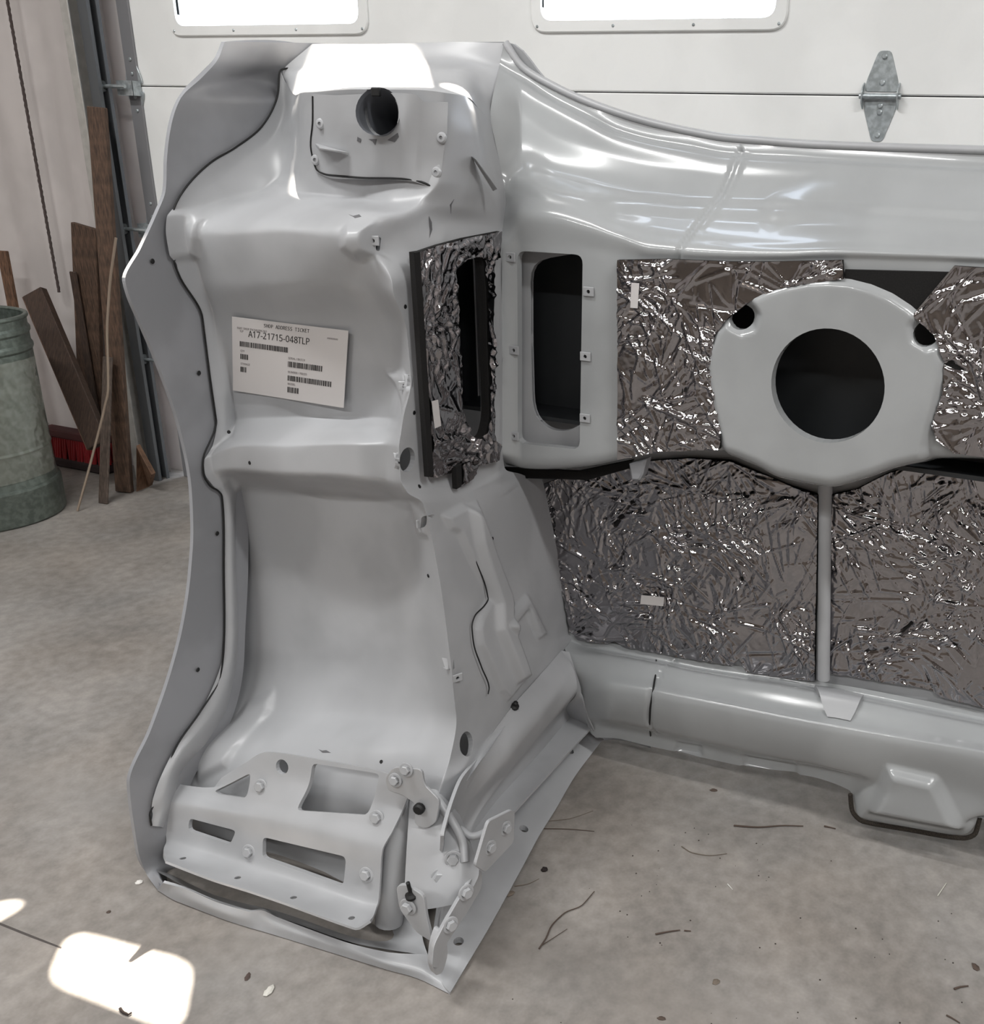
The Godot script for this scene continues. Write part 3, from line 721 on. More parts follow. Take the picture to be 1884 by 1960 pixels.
	# --- cowl and air-intake panel across the hood
	var cowl := [
		V([-1.3338,1.8314,-2.2,-1.2866,1.7783,-2.2,-1.2047,1.7376,-2.2,-1.1238,1.7074,-2.2,-1.0376,1.6822,-2.2,-0.9531,1.663,-2.2,-0.8641,1.6475,-2.2,-0.7773,1.6367,-2.2,-0.7048,1.6332,-2.2,-0.6456,1.6305,-2.2,-0.5498,1.6279,-2.2,-0.4635,1.6272,-2.2,-0.398,1.6271,-2.2,-0.3233,1.6272,-2.2,-0.1494,1.6274,-2.2]),
		V([-1.3405,1.784,-2.19,-1.2813,1.753,-2.19,-1.1995,1.7114,-2.19,-1.1187,1.6793,-2.19,-1.0324,1.6455,-2.19,-0.9478,1.6277,-2.19,-0.859,1.6169,-2.19,-0.7721,1.6054,-2.19,-0.6998,1.6033,-2.19,-0.6407,1.603,-2.19,-0.5449,1.5998,-2.19,-0.4586,1.5984,-2.19,-0.393,1.5976,-2.19,-0.3182,1.5961,-2.19,-0.1438,1.5932,-2.19]),
		V([-1.3285,1.7675,-2.165,-1.267,1.7369,-2.165,-1.186,1.6969,-2.165,-1.1059,1.6651,-2.165,-1.0205,1.634,-2.165,-0.9368,1.6175,-2.165,-0.8488,1.6059,-2.165,-0.7628,1.5957,-2.165,-0.6912,1.5937,-2.165,-0.6327,1.5925,-2.165,-0.5379,1.5905,-2.165,-0.4525,1.5893,-2.165,-0.3876,1.5885,-2.165,-0.3135,1.5871,-2.165,-0.1409,1.5846,-2.165]),
		V([-1.2755,1.6514,-2.04,-1.2511,1.6666,-2.135,-1.1704,1.6272,-2.135,-1.0906,1.6049,-2.135,-1.0057,1.5832,-2.135,-0.9226,1.5707,-2.135,-0.8354,1.5629,-2.135,-0.7502,1.5554,-2.135,-0.6792,1.555,-2.135,-0.6213,1.5552,-2.135,-0.5273,1.5537,-2.135,-0.4428,1.5541,-2.135,-0.3785,1.5537,-2.135,-0.3052,1.5537,-2.135,-0.1343,1.5522,-2.135]),
		V([-1.2518,1.5755,-2.03,-1.2324,1.5935,-2.1,-1.1519,1.5626,-2.1,-1.0727,1.5487,-2.1,-0.9886,1.5355,-2.1,-0.9063,1.5257,-2.1,-0.82,1.5208,-2.1,-0.7359,1.516,-2.1,-0.6657,1.5171,-2.1,-0.6084,1.5176,-2.1,-0.5157,1.5188,-2.1,-0.4321,1.5196,-2.1,-0.3687,1.5206,-2.1,-0.2963,1.5211,-2.1,-0.1274,1.5205,-2.1]),
		V([-1.2308,1.4932,-2.02,-1.1629,1.4968,-2,-1.0925,1.4916,-1.99,-1.0165,1.478,-1.99,-0.9357,1.4544,-1.99,-0.8566,1.4396,-1.99,-0.7737,1.4371,-1.99,-0.693,1.4367,-1.99,-0.6257,1.4377,-1.99,-0.5708,1.44,-1.99,-0.4823,1.4474,-1.99,-0.4025,1.4522,-1.99,-0.3418,1.4539,-1.99,-0.2724,1.4543,-1.99,-0.111,1.4568,-1.99]),
		V([-1.218,1.4392,-1.985,-1.1566,1.4544,-1.965,-1.0792,1.4542,-1.965,-1.0037,1.4432,-1.965,-0.9236,1.4265,-1.965,-0.845,1.41,-1.965,-0.7629,1.41,-1.965,-0.683,1.4121,-1.965,-0.6163,1.4154,-1.965,-0.562,1.4189,-1.965,-0.4744,1.4276,-1.965,-0.3953,1.4317,-1.965,-0.3351,1.4337,-1.965,-0.2666,1.4362,-1.965,-0.107,1.4402,-1.965]),
		V([-1.205,1.3912,-1.9547,-1.1609,1.3986,-1.97,-1.0826,1.4012,-1.97,-1.0063,1.3994,-1.97,-0.9255,1.3916,-1.97,-0.8466,1.3861,-1.97,-0.764,1.3896,-1.97,-0.6838,1.394,-1.97,-0.6169,1.3985,-1.97,-0.5623,1.4033,-1.97,-0.4742,1.4113,-1.97,-0.3949,1.4166,-1.97,-0.3344,1.4188,-1.97,-0.2656,1.4215,-1.97,-0.1054,1.4268,-1.97]),
		V([-1.21,1.2239,-1.9561,-1.1653,1.2201,-1.97,-1.0848,1.2239,-1.97,-1.0063,1.2265,-1.97,-0.9234,1.2251,-1.97,-0.8426,1.2271,-1.97,-0.7579,1.2296,-1.97,-0.6755,1.232,-1.97,-0.6068,1.2355,-1.97,-0.5507,1.2388,-1.97,-0.4604,1.2477,-1.97,-0.3792,1.2556,-1.97,-0.3176,1.2617,-1.97,-0.2476,1.2685,-1.97,-0.0843,1.2796,-1.97]),
		V([-1.21,0.921,-1.9422,-1.1728,0.9138,-1.97,-1.0884,0.9232,-1.97,-1.0063,0.9386,-1.97,-0.92,0.9644,-1.97,-0.8368,0.9978,-1.97,-0.7495,1.0096,-1.97,-0.6645,1.0164,-1.97,-0.5924,1.0029,-1.97,-0.5329,0.9857,-1.97,-0.4378,0.98,-1.97,-0.3553,1.0092,-1.97,-0.294,1.0403,-1.97,-0.2234,1.0633,-1.97,-0.056,1.0823,-1.97]),
		V([-1.2267,0.8905,-1.975,-1.1763,0.8912,-1.975,-1.0914,0.9009,-1.975,-1.0088,0.918,-1.975,-0.9221,0.9455,-1.975,-0.8386,0.983,-1.975,-0.7509,0.995,-1.975,-0.6655,1.002,-1.975,-0.5931,0.9874,-1.975,-0.5331,0.9679,-1.975,-0.4376,0.9635,-1.975,-0.3548,0.9932,-1.975,-0.2933,1.0257,-1.975,-0.2224,1.0491,-1.975,-0.0543,1.0685,-1.975]),
		V([-1.2708,0.8461,-2.07,-1.2181,0.8483,-2.07,-1.1294,0.8599,-2.07,-1.046,0.8788,-2.07,-0.9595,0.9071,-2.07,-0.872,0.9453,-2.07,-0.7802,0.9581,-2.07,-0.6909,0.9667,-2.07,-0.615,0.9515,-2.07,-0.5522,0.9311,-2.07,-0.4521,0.9254,-2.07,-0.3666,0.9576,-2.07,-0.3022,0.9907,-2.07,-0.2279,1.0153,-2.07,-0.052,1.037,-2.07])]
	var cg := refine(cowl, 0.006, 0.005)
	carry_on(cg)
	var fw := Vector3.BACK
	relief(cg, [
		{"poly": V2([-0.7037,1.134,-0.7117,1.1784,-0.7076,1.2179,-0.6908,1.258,-0.6616,1.2963,-0.6237,1.3282,-0.586,1.349,-0.5486,1.3632,-0.5063,1.3746,-0.4642,1.3797,-0.4223,1.3798,-0.3804,1.3729,-0.3382,1.3592,-0.3007,1.3393,-0.268,1.3151,-0.2415,1.2843,-0.2262,1.2401,-0.2233,1.1992,-0.2277,1.1516,-0.2344,1.1136,-0.2396,1.0698,-0.2258,0.9499,-0.6515,0.8817,-0.6661,0.9997,-0.678,1.045,-0.6921,1.0896]), "h": 0.022, "w": 0.03, "dir": fw, "ch": "z"},
		{"poly": V2([-0.6477,1.3127,-0.6198,1.315,-0.6064,1.2972,-0.6139,1.2732,-0.6359,1.2637,-0.6591,1.2723,-0.6625,1.2934]), "h": -0.03, "w": 0.03, "dir": fw, "ch": "z"},
		{"poly": V2([-0.2782,1.3188,-0.2903,1.3027,-0.2838,1.2802,-0.2595,1.2685,-0.2408,1.2773,-0.2439,1.304]), "h": -0.03, "w": 0.03, "dir": fw, "ch": "z"},
		{"line": V2([-0.6071,1.4988,-0.5418,1.5279,-0.4989,1.54,-0.4445,1.5373]), "h": 0.01, "w": 0.05, "dir": fw, "ch": "z"},
		{"line": V2([-1.2045,1.5329,-1.0729,1.5085,-0.9458,1.4968,-0.8232,1.492,-0.7171,1.493,-0.4831,1.4966,-0.1775,1.493]), "h": 0.006, "w": 0.025, "dir": Vector3(0, 0.5, 1), "ch": "z"},
		{"line": V2([-0.7382,1.6083,-0.7408,1.5665,-0.7481,1.524,-0.767,1.4693,-0.7745,1.447,-0.7852,1.4133,-0.7899,1.3796]), "h": -0.006, "w": 0.009, "dir": fw, "ch": "z"},
		{"line": V2([-0.7261,1.5983,-0.7311,1.5617,-0.7372,1.5191,-0.756,1.4644]), "h": 0.004, "w": 0.014, "dir": fw, "ch": "z"}])
	var cp := MB.new().sheet(cg, Vector3.BACK)
	cp.hole(rounded(V([-1.1733,1.3867,-1.968,-1.0116,1.3883,-1.968,-1.0201,0.9498,-1.968,-1.1822,0.9427,-1.968]), 0.02), fw, 0.03, 0.02)
	cp.hole(ring(V([-0.4482,1.1675,-1.948])[0], fw, 0.117, 48), fw, 0.05, 0.03)
	cp.hole(ring(V([-0.6429,1.2882,-1.97])[0], fw, 0.026, 18), fw, 0.06, 0.02)
	cp.hole(ring(V([-0.266,1.2891,-1.97])[0], fw, 0.024, 18), fw, 0.06, 0.02)
	part(hood, "intake_panel", cp, gloss)
	var bead := curve(V([-1.3297,1.8292,-2.2,-1.2866,1.7783,-2.2,-1.2047,1.7376,-2.2,-1.1238,1.7074,-2.2,-1.0376,1.6822,-2.2,-0.9531,1.663,-2.2,-0.8641,1.6475,-2.2,-0.7773,1.6367,-2.2,-0.7048,1.6332,-2.2,-0.6456,1.6305,-2.2,-0.5498,1.6279,-2.2,-0.4635,1.6272,-2.2,-0.398,1.6271,-2.2,-0.3233,1.6272,-2.2,-0.1494,1.6274,-2.2]), 0.02)
	bead.append(Vector3(0.62, bead[bead.size() - 1].y, -2.2))
	part(hood, "rear_edge_bead", MB.new().tube(bead, 0.009, 8), paint)
	# --- outer skin of the hood top behind everything
	var top := [
		V([-1.7136,1.8156,-2.07,-1.6333,1.8203,-2.12,-1.5442,1.8262,-2.16,-1.3399,1.8325,-2.21,-1.2101,1.7382,-2.21,-0.9574,1.6633,-2.21,-0.6485,1.6307,-2.21,-0.15,1.6275,-2.21]),
		V([-1.79, 1.0, -2.0, -1.72, 1.0, -2.2, -1.5, 1.0, -2.3, -1.3, 1.0, -2.33, -1.0, 1.0, -2.34, -0.7, 1.0, -2.34, -0.4, 1.0, -2.34, 0.1, 1.0, -2.34]),
		V([-1.79, 0.5, -1.95, -1.72, 0.5, -2.2, -1.5, 0.5, -2.28, -1.3, 0.5, -2.3, -1.0, 0.5, -2.3, -0.7, 0.5, -2.3, -0.4, 0.5, -2.3, 0.1, 0.5, -2.3]),
		V([-1.78, 0.1, -1.7, -1.7, 0.1, -2.0, -1.5, 0.1, -2.15, -1.3, 0.1, -2.2, -1.0, 0.1, -2.2, -0.7, 0.12, -2.2, -0.4, 0.14, -2.2, 0.1, 0.14, -2.2])]
	part(hood, "top_skin", MB.new().sheet(carry_on(refine(top, 0.05, 0.05)), Vector3.BACK, 0.006), paint)
	part(hood, "backing_panel", MB.new().slab(V([-1.29, 1.0, -2.212, 0.62, 1.0, -2.212, 0.62, 0.3, -2.212, -0.48, 0.3, -2.212, -1.18, 0.32, -2.212]), Vector3.BACK, 0.006), paint)
	part(hood, "added_closing_panel", MB.new().box(Vector3(-1.4, 0.1, -1.86), Vector3(0.66, 0.006, 0.62)), paint)  # added to keep floor light out of the fender cavity
	nose_bar()
	foil_panels()
	fender_foot()
	small_fittings()

func liner_relief() -> Array:
	var z := Vector3.BACK
	var x := Vector3.RIGHT
	return [
		{"poly": V2([-1.7941,1.4513,-1.7427,1.457,-1.7273,1.439,-1.7309,1.4021,-1.7491,1.3637,-1.7983,1.3496,-1.8146,1.381]), "h": 0.02, "w": 0.02, "dir": Vector3(0.4, 0, 1), "ch": "z"},
		{"poly": V2([-1.2937,1.4533,-1.2572,1.4553,-1.2541,1.4074,-1.2831,1.3958,-1.3022,1.4141]), "h": 0.02, "w": 0.025, "dir": Vector3(0.5, 0, 1), "ch": "z"},
		{"poly": V2([-1.2947,1.1567,-1.2366,1.1684,-1.2069,1.1452,-1.229,1.0996,-1.253,1.1184]), "h": 0.016, "w": 0.02, "dir": Vector3(0.5, 0, 1), "ch": "z"},
		{"poly": V2([-1.2443,0.8898,-1.1927,0.8808,-1.1931,0.8341,-1.2294,0.8218]), "h": 0.012, "w": 0.02, "dir": Vector3(0.5, 0, 1), "ch": "z"},
		{"poly": V2([-1.759,0.2778,-1.6965,0.3184,-1.6817,0.2912,-1.702,0.211,-1.766,0.1665,-1.7837,0.1985]), "h": 0.014, "w": 0.03, "dir": Vector3(0.2, 0.3, 1), "ch": "z"},
		# pressed shapes of the engine-side wall
		{"poly": V2([-1.6462,0.8661,-1.6629,0.8345,-1.6871,0.8167,-1.763,0.6501,-1.7681,0.6284,-1.7174,0.6107,-1.6949,0.5882,-1.6962,0.5484,-1.7585,0.4023,-1.7906,0.3642,-1.8876,0.372,-1.8347,0.5254,-1.8505,0.6009,-1.764,0.8336,-1.7247,0.8645]), "h": 0.012, "w": 0.02, "dir": x, "ch": "x"},
		{"poly": V2([-1.7343,0.8554,-1.7757,0.8508,-1.8581,0.6114,-1.8362,0.5523,-1.8879,0.3791,-1.8277,0.395,-1.768,0.5554,-1.7828,0.6156,-1.7391,0.7739]), "h": 0.018, "w": 0.025, "dir": x, "ch": "x"},
		{"poly": V2([-1.8016,0.5539,-1.9586,0.5561,-2.0335,0.421,-1.9799,0.4306,-1.9447,0.5263,-1.8344,0.5186]), "h": 0.012, "w": 0.018, "dir": x, "ch": "x"}]

func inner_holes(m: MB) -> void:
	m.hole(ring(V([-1.2,1.0066,-1.5714])[0], Vector3(1, 0, 0.1), 0.025, 20), Vector3(1, 0, 0.1), 0.004, 0.012)
	m.hole(ring(V([-1.1047,0.3606,-1.5903])[0], V([0.9562,0.2737,-0.1032])[0], 0.027, 22), V([0.9562,0.2737,-0.1032])[0], 0.03, 0.012)
	# duct mouth behind the foil
	m.hole(rounded(V([-1.2,1.3737,-1.7606,-1.2,1.3878,-1.8525,-1.2,1.3692,-1.8818,-1.2,0.9759,-1.8705,-1.2,0.9727,-1.825,-1.2,0.9937,-1.7746]), 0.05), Vector3.RIGHT, 0.05, 0.02)
	m.hole(ring(V([-1.5356,0.2454,-1.4829])[0], V([-0.0947,0.6001,0.7943])[0], 0.022, 16), V([-0.0947,0.6001,0.7943])[0], 0.03, 0.01)
	m.hole(ring(V([-1.3295,1.6582,-1.7233])[0], Vector3.BACK, 0.046, 24), Vector3.BACK, 0.05)
	m.hole(rounded(V([-1.2503,1.4354,-1.5873,-1.247,1.4322,-1.5966,-1.2434,1.4081,-1.5862,-1.2479,1.4093,-1.5783]), 0.005), V([0.9189,0.0371,0.3929])[0], 0.006, 0.012)
	m.hole(rounded(V([-1.2081,1.169,-1.6051,-1.2,1.1725,-1.6079,-1.2,1.1467,-1.6054,-1.2043,1.1436,-1.5975]), 0.005), V([1,0,0])[0], 0.006, 0.012)
	m.hole(rounded(V([-1.1898,0.8782,-1.6012,-1.176,0.8849,-1.5913,-1.1889,0.854,-1.6049,-1.2022,0.8475,-1.6138]), 0.003), V([-0.5115,-0.1323,0.849])[0], 0.004, 0.012)
	m.hole(V([-1.1475,0.5615,-1.5936,-1.1305,0.5687,-1.5945,-1.1282,0.5408,-1.6008,-1.1336,0.541,-1.5852]), V([0.996,0.0811,-0.0378])[0], 0.006, 0.012)

func nose_bar() -> void:
	# the glossy rounded lower edge of the hood, in front of the foil foot
	var bar := [
		V([-1.1723,0.3505,-2.2,-1.1077,0.3373,-2.2,-1.0361,0.3373,-2.2,-0.9197,0.3413,-2.2,-0.7992,0.3438,-2.2,-0.6685,0.3526,-2.2,-0.556,0.3578,-2.2,-0.4736,0.358,-2.2,-0.3671,0.3645,-2.2,-0.238,0.3684,-2.2,-0.1013,0.3724,-2.2,0.0303,0.3749,-2.2]),
		V([-1.1835,0.3252,-2.19,-1.1106,0.3157,-2.19,-1.0358,0.3181,-2.19,-0.9149,0.322,-2.19,-0.7946,0.3249,-2.19,-0.6641,0.3341,-2.19,-0.552,0.3427,-2.19,-0.4699,0.3446,-2.19,-0.3635,0.3499,-2.19,-0.2346,0.3527,-2.19,-0.098,0.3557,-2.19,0.0335,0.3573,-2.19]),
		V([-1.1434,0.3176,-2.13,-1.0802,0.3257,-2.13,-1.0073,0.3362,-2.13,-0.8864,0.3424,-2.13,-0.7722,0.3448,-2.13,-0.645,0.3526,-2.13,-0.5356,0.3598,-2.13,-0.4557,0.3632,-2.13,-0.3521,0.3686,-2.13,-0.2263,0.3703,-2.13,-0.0933,0.3736,-2.13,0.0347,0.3767,-2.13]),
		V([-1.104,0.2781,-2.1,-1.0521,0.2986,-2.09,-0.9831,0.3138,-2.08,-0.8643,0.3208,-2.08,-0.752,0.3225,-2.08,-0.6267,0.3267,-2.08,-0.5189,0.3303,-2.08,-0.4404,0.3343,-2.08,-0.3385,0.3405,-2.08,-0.2153,0.3473,-2.08,-0.085,0.3543,-2.08,0.0404,0.3596,-2.08]),
		V([-1.0916,0.2365,-2.1,-1.0383,0.272,-2.075,-0.971,0.3018,-2.055,-0.8548,0.3134,-2.055,-0.7421,0.3172,-2.055,-0.618,0.3217,-2.055,-0.5113,0.3256,-2.055,-0.4335,0.3298,-2.055,-0.3326,0.3362,-2.055,-0.2108,0.3447,-2.055,-0.0819,0.3533,-2.055,0.042,0.3602,-2.055]),
		V([-1.0884,0.218,-2.1,-1.0342,0.2552,-2.07,-0.9684,0.285,-2.05,-0.8537,0.2966,-2.05,-0.7396,0.301,-2.05,-0.6155,0.3059,-2.05,-0.5087,0.3101,-2.05,-0.4309,0.3145,-2.05,-0.3301,0.3212,-2.05,-0.2083,0.3301,-2.05,-0.0793,0.3376,-2.05,0.0445,0.3449,-2.05]),
		V([-1.0829,0.1353,-2.12,-1.0411,0.1622,-2.1,-0.9794,0.1872,-2.075,-0.8678,0.1926,-2.075,-0.7449,0.194,-2.075,-0.6179,0.2006,-2.075,-0.5085,0.2033,-2.075,-0.4288,0.2075,-2.075,-0.3248,0.2071,-2.075,-0.1994,0.2109,-2.075,-0.0664,0.2124,-2.075,0.0613,0.2166,-2.075]),
		V([-1.0751,0.0935,-2.13,-1.0399,0.1078,-2.13,-0.9924,0.1155,-2.13,-0.8945,0.1186,-2.13,-0.8081,0.1225,-2.13,-0.6609,0.1245,-2.13,-0.5476,0.1341,-2.13,-0.4382,0.1464,-2.13,-0.3491,0.1505,-2.12,-0.2663,0.1206,-2.08,-0.0801,0.1257,-2.08,-0.0378,0.1547,-2.1]),
		V([-1.0557,0.0753,-2.13,-1.0238,0.0839,-2.13,-0.9764,0.0917,-2.13,-0.8939,0.0926,-2.13,-0.8072,0.0968,-2.13,-0.6597,0.1025,-2.13,-0.5462,0.1124,-2.13,-0.4365,0.1251,-2.13,-0.3464,0.1206,-2.12,-0.3038,0.0648,-2.1,-0.0601,0.0925,-2.1,-0.026,0.1554,-2.1])]
	var g := carry_on(refine(bar, 0.008, 0.006))
	var z := Vector3.BACK
	relief(g, [
		{"line": V2([-0.8563,0.3999,-0.8552,0.3598,-0.8621,0.29,-0.8709,0.226,-0.866,0.1486]), "h": -0.008, "w": 0.008, "dir": z, "ch": "z"},
		{"poly": V2([-0.2455,0.2446,-0.1416,0.2454,-0.073,0.1275,-0.2784,0.1085]), "h": 0.028, "w": 0.035, "dir": z, "ch": "z"},
		{"poly": V2([-0.8116,0.1259,-0.7451,0.1328,-0.7439,0.1042,-0.8182,0.0966]), "h": -0.01, "w": 0.012, "dir": z, "ch": "z"},
		{"poly": V2([-0.6226,0.1412,-0.4904,0.1502,-0.481,0.1154,-0.6276,0.105]), "h": -0.01, "w": 0.012, "dir": z, "ch": "z"}])
	part(hood, "nose_bar", MB.new().sheet(g, Vector3(0, 0.5, 1), 0.006), gloss)
	part(hood, "dirty_edge", MB.new().tube(curve(V([-0.3382,0.1238,-2.1,-0.3287,0.0773,-2.1,-0.3002,0.055,-2.1,-0.1877,0.0657,-2.1,-0.0589,0.0824,-2.1,-0.0339,0.1054,-2.1,-0.0298,0.1483,-2.1]), 0.01), 0.006, 7), skin(mat("caked_dirt", Color(0.24, 0.21, 0.18), 0.95), speckle(128, 0.1, 19, 0.5, 1.0), 0.05))
	part(hood, "seam_line", MB.new().tube(curve(V([-0.9063,0.3209,-2.1932,-0.8699,0.3299,-2.104,-0.8566,0.3113,-2.0575,-0.8613,0.2697,-2.0552,-0.8696,0.2129,-2.0707,-0.8907,0.1252,-2.1307]), 0.01), 0.0025, 6), black)  # black tube laid in the seam of the bar
	# the middle strut and its tapered foot lying on the bar
	part(hood, "middle_strut", MB.new().tube(V([-0.4859,0.9165,-2.17,-0.4817,0.866,-2.17]), 0.017, 14).tube(V([-0.4817,0.866,-2.17,-0.4452,0.3846,-2.17]), 0.0155, 14), paint)
	var foot := [V([-0.4689,0.3553,-2.1846,-0.411,0.3594,-2.1866,-0.345,0.3591,-2.1832]), V([-0.4444,0.3772,-2.1192,-0.3965,0.3802,-2.1197,-0.3409,0.3825,-2.1199]), V([-0.4247,0.3563,-2.0914,-0.3886,0.3584,-2.0912,-0.3465,0.3607,-2.0912]), V([-0.4089,0.3395,-2.0761,-0.3824,0.3414,-2.0772,-0.3529,0.3429,-2.0755])]
	part(hood, "strut_foot", MB.new().sheet(refine(foot, 0.006, 0.006), Vector3(0, 1, 1), 0.014), paint)
	var cf := [V([-1.1244,0.05,-2.2012,-1.11,0.05,-2.2323,-1.0824,0.05,-2.2512,-1.0207,0.05,-2.2613,-0.9457,0.045,-2.2625]), V([-1.1035,0.03,-2.1798,-1.0927,0.032,-2.2111,-1.0676,0.03,-2.2382,-1.0085,0.03,-2.2534,-0.9397,0.03,-2.2495]), V([-1.0771,0.012,-2.1471,-1.0784,0.012,-2.1927,-1.0608,0.012,-2.2244,-0.9978,0.012,-2.2416,-0.9317,0.015,-2.2319])]
	part(hood, "corner_flange", MB.new().sheet(refine(cf, 0.006, 0.006), Vector3.UP, 0.006), paint)
	# side flange from the corner to the fender tip
	var fl := [
		V([-1.15,0.3323,-2.1128,-1.0935,0.2985,-2.08,-1.0754,0.2582,-2.06,-1.1489,0.13,-2.1378,-1.1438,0.06,-2.1807,-1.1189,0.04,-2.1971,-1.0761,0.012,-2.2114]),
		V([-1.12,0.3394,-1.8561,-1.0811,0.28,-1.9021,-1.0934,0.22,-1.909,-1.1343,0.13,-1.9245,-1.1373,0.05,-1.9965,-1.1102,0.04,-2.0251,-1.0668,0.012,-2.042]),
		V([-1.11,0.3235,-1.708,-1.0785,0.26,-1.7339,-1.1081,0.18,-1.7674,-1.1324,0.12,-1.7679,-1.1232,0.04,-1.8233,-1.1023,0.035,-1.8521,-1.0432,0.012,-1.8729]),
		V([-1.09,0.3174,-1.6104,-1.0886,0.24,-1.6465,-1.1269,0.15,-1.6791,-1.1205,0.11,-1.633,-1.1106,0.04,-1.7161,-1.0878,0.035,-1.751,-1.0319,0.012,-1.7803]),
		V([-1.05,0.3436,-1.4805,-1.1043,0.2,-1.5717,-1.1297,0.12,-1.5938,-1.1084,0.08,-1.5586,-1.0779,0.035,-1.5837,-1.058,0.03,-1.6188,-1.0097,0.012,-1.6545]),
		V([-1,0.3208,-1.3493,-1.1106,0.12,-1.5036,-1.1004,0.06,-1.4938,-1.072,0.035,-1.466,-1.0494,0.03,-1.4559,-1.0224,0.025,-1.4653,-0.9855,0.012,-1.5116]),
		V([-1.1189,0.05,-1.4801,-1.0832,0.04,-1.4373,-1.0579,0.03,-1.4095,-1.0302,0.025,-1.3783,-1.0118,0.02,-1.3603,-0.9842,0.018,-1.3668,-0.9712,0.012,-1.4195]),
		V([-1.0345,0.02,-1.3192,-1.0227,0.018,-1.3113,-1.011,0.016,-1.3036,-0.9966,0.014,-1.2972,-0.9833,0.012,-1.2904,-0.9701,0.01,-1.2838,-0.9555,0.006,-1.2801])]
	var fg := refine(fl, 0.006, 0.008)
	var fm := MB.new().sheet(fg, Vector3(0.5, 1, 0.4), 0.007)
	for q in [V([-1.0679,0.02,-1.7615]), V([-1.1151,0.025,-2.0912]), V([-1.0079,0.02,-1.3891])]:
		fm.hole(ring(q[0], Vector3.UP, 0.011, 14), Vector3.UP, 0.03, 0.008)
	part(hood, "side_flange", fm, paint)
	part(hood, "corner_web", MB.new().sheet(refine([V([-1.15,0.3323,-2.1128,-1.0935,0.2985,-2.08,-1.0754,0.2582,-2.06,-1.1489,0.13,-2.1378,-1.1438,0.06,-2.1807,-1.1189,0.04,-2.1971,-1.0761,0.012,-2.2114]), V([-1.1301,0.3286,-2.12,-1.0925,0.2859,-2.09,-1.0749,0.251,-2.08,-1.0707,0.1956,-2.09,-1.0682,0.1447,-2.11,-1.0597,0.1005,-2.125,-1.0703,0.012,-2.22])], 0.01, 0.01), Vector3(1, 1, 1), 0.004), paint)
	# lower lip of the fender along the floor
	var lip := [
		V([-1.6842,0.045,-1.2527,-1.6317,0.045,-1.2579,-1.5299,0.04,-1.2598,-1.4465,0.045,-1.2614,-1.4232,0.05,-1.2707,-1.3876,0.04,-1.2766,-1.2398,0.035,-1.2805,-1.1212,0.03,-1.2975,-1.0605,0.028,-1.3203,-1.0183,0.02,-1.3417]),
		V([-1.7066,0.02,-1.2602,-1.6392,0.024,-1.2542,-1.5249,0.024,-1.2523,-1.4464,0.024,-1.2581,-1.422,0.024,-1.2655,-1.3798,0.024,-1.2659,-1.2344,0.022,-1.2725,-1.108,0.02,-1.2792,-1.0335,0.016,-1.2907,-0.9804,0.012,-1.2917]),
		V([-1.7219,0.003,-1.264,-1.6507,0.004,-1.2544,-1.5307,0.003,-1.2546,-1.4497,0.003,-1.2583,-1.4207,0.003,-1.261,-1.3807,0.003,-1.2638,-1.2366,0.003,-1.2727,-1.1103,0.003,-1.2804,-1.0378,0.003,-1.2866,-0.9603,0.003,-1.2797])]
	part(hood, "lower_lip", MB.new().sheet(refine(lip, 0.01, 0.006), Vector3(0, 1, 1), 0.006), paint)
	# inside of the lamp pocket behind the lip
	var pocket := [
		V([-1.8095,0.1296,-1.4,-1.677,0.1345,-1.42,-1.5087,0.151,-1.44,-1.3186,0.1682,-1.46,-1.1579,0.1845,-1.47]),
		V([-1.8392,0.0162,-1.4,-1.7198,-0.0044,-1.44,-1.5563,-0.0029,-1.47,-1.3405,0.0249,-1.47,-1.1438,0.0727,-1.44]),
		V([-1.8282,-0.0269,-1.36,-1.666,-0.0474,-1.38,-1.4876,-0.0377,-1.39,-1.2725,-0.0248,-1.38,-1.0763,0.0232,-1.36]),
		V([-1.7215,0.05,-1.2704,-1.543,0.042,-1.2585,-1.3876,0.04,-1.2766,-1.217,0.034,-1.2854,-1.0402,0.024,-1.3276])]
	part(hood, "lamp_pocket", MB.new().sheet(refine(pocket, 0.02, 0.02), Vector3.BACK), paint)

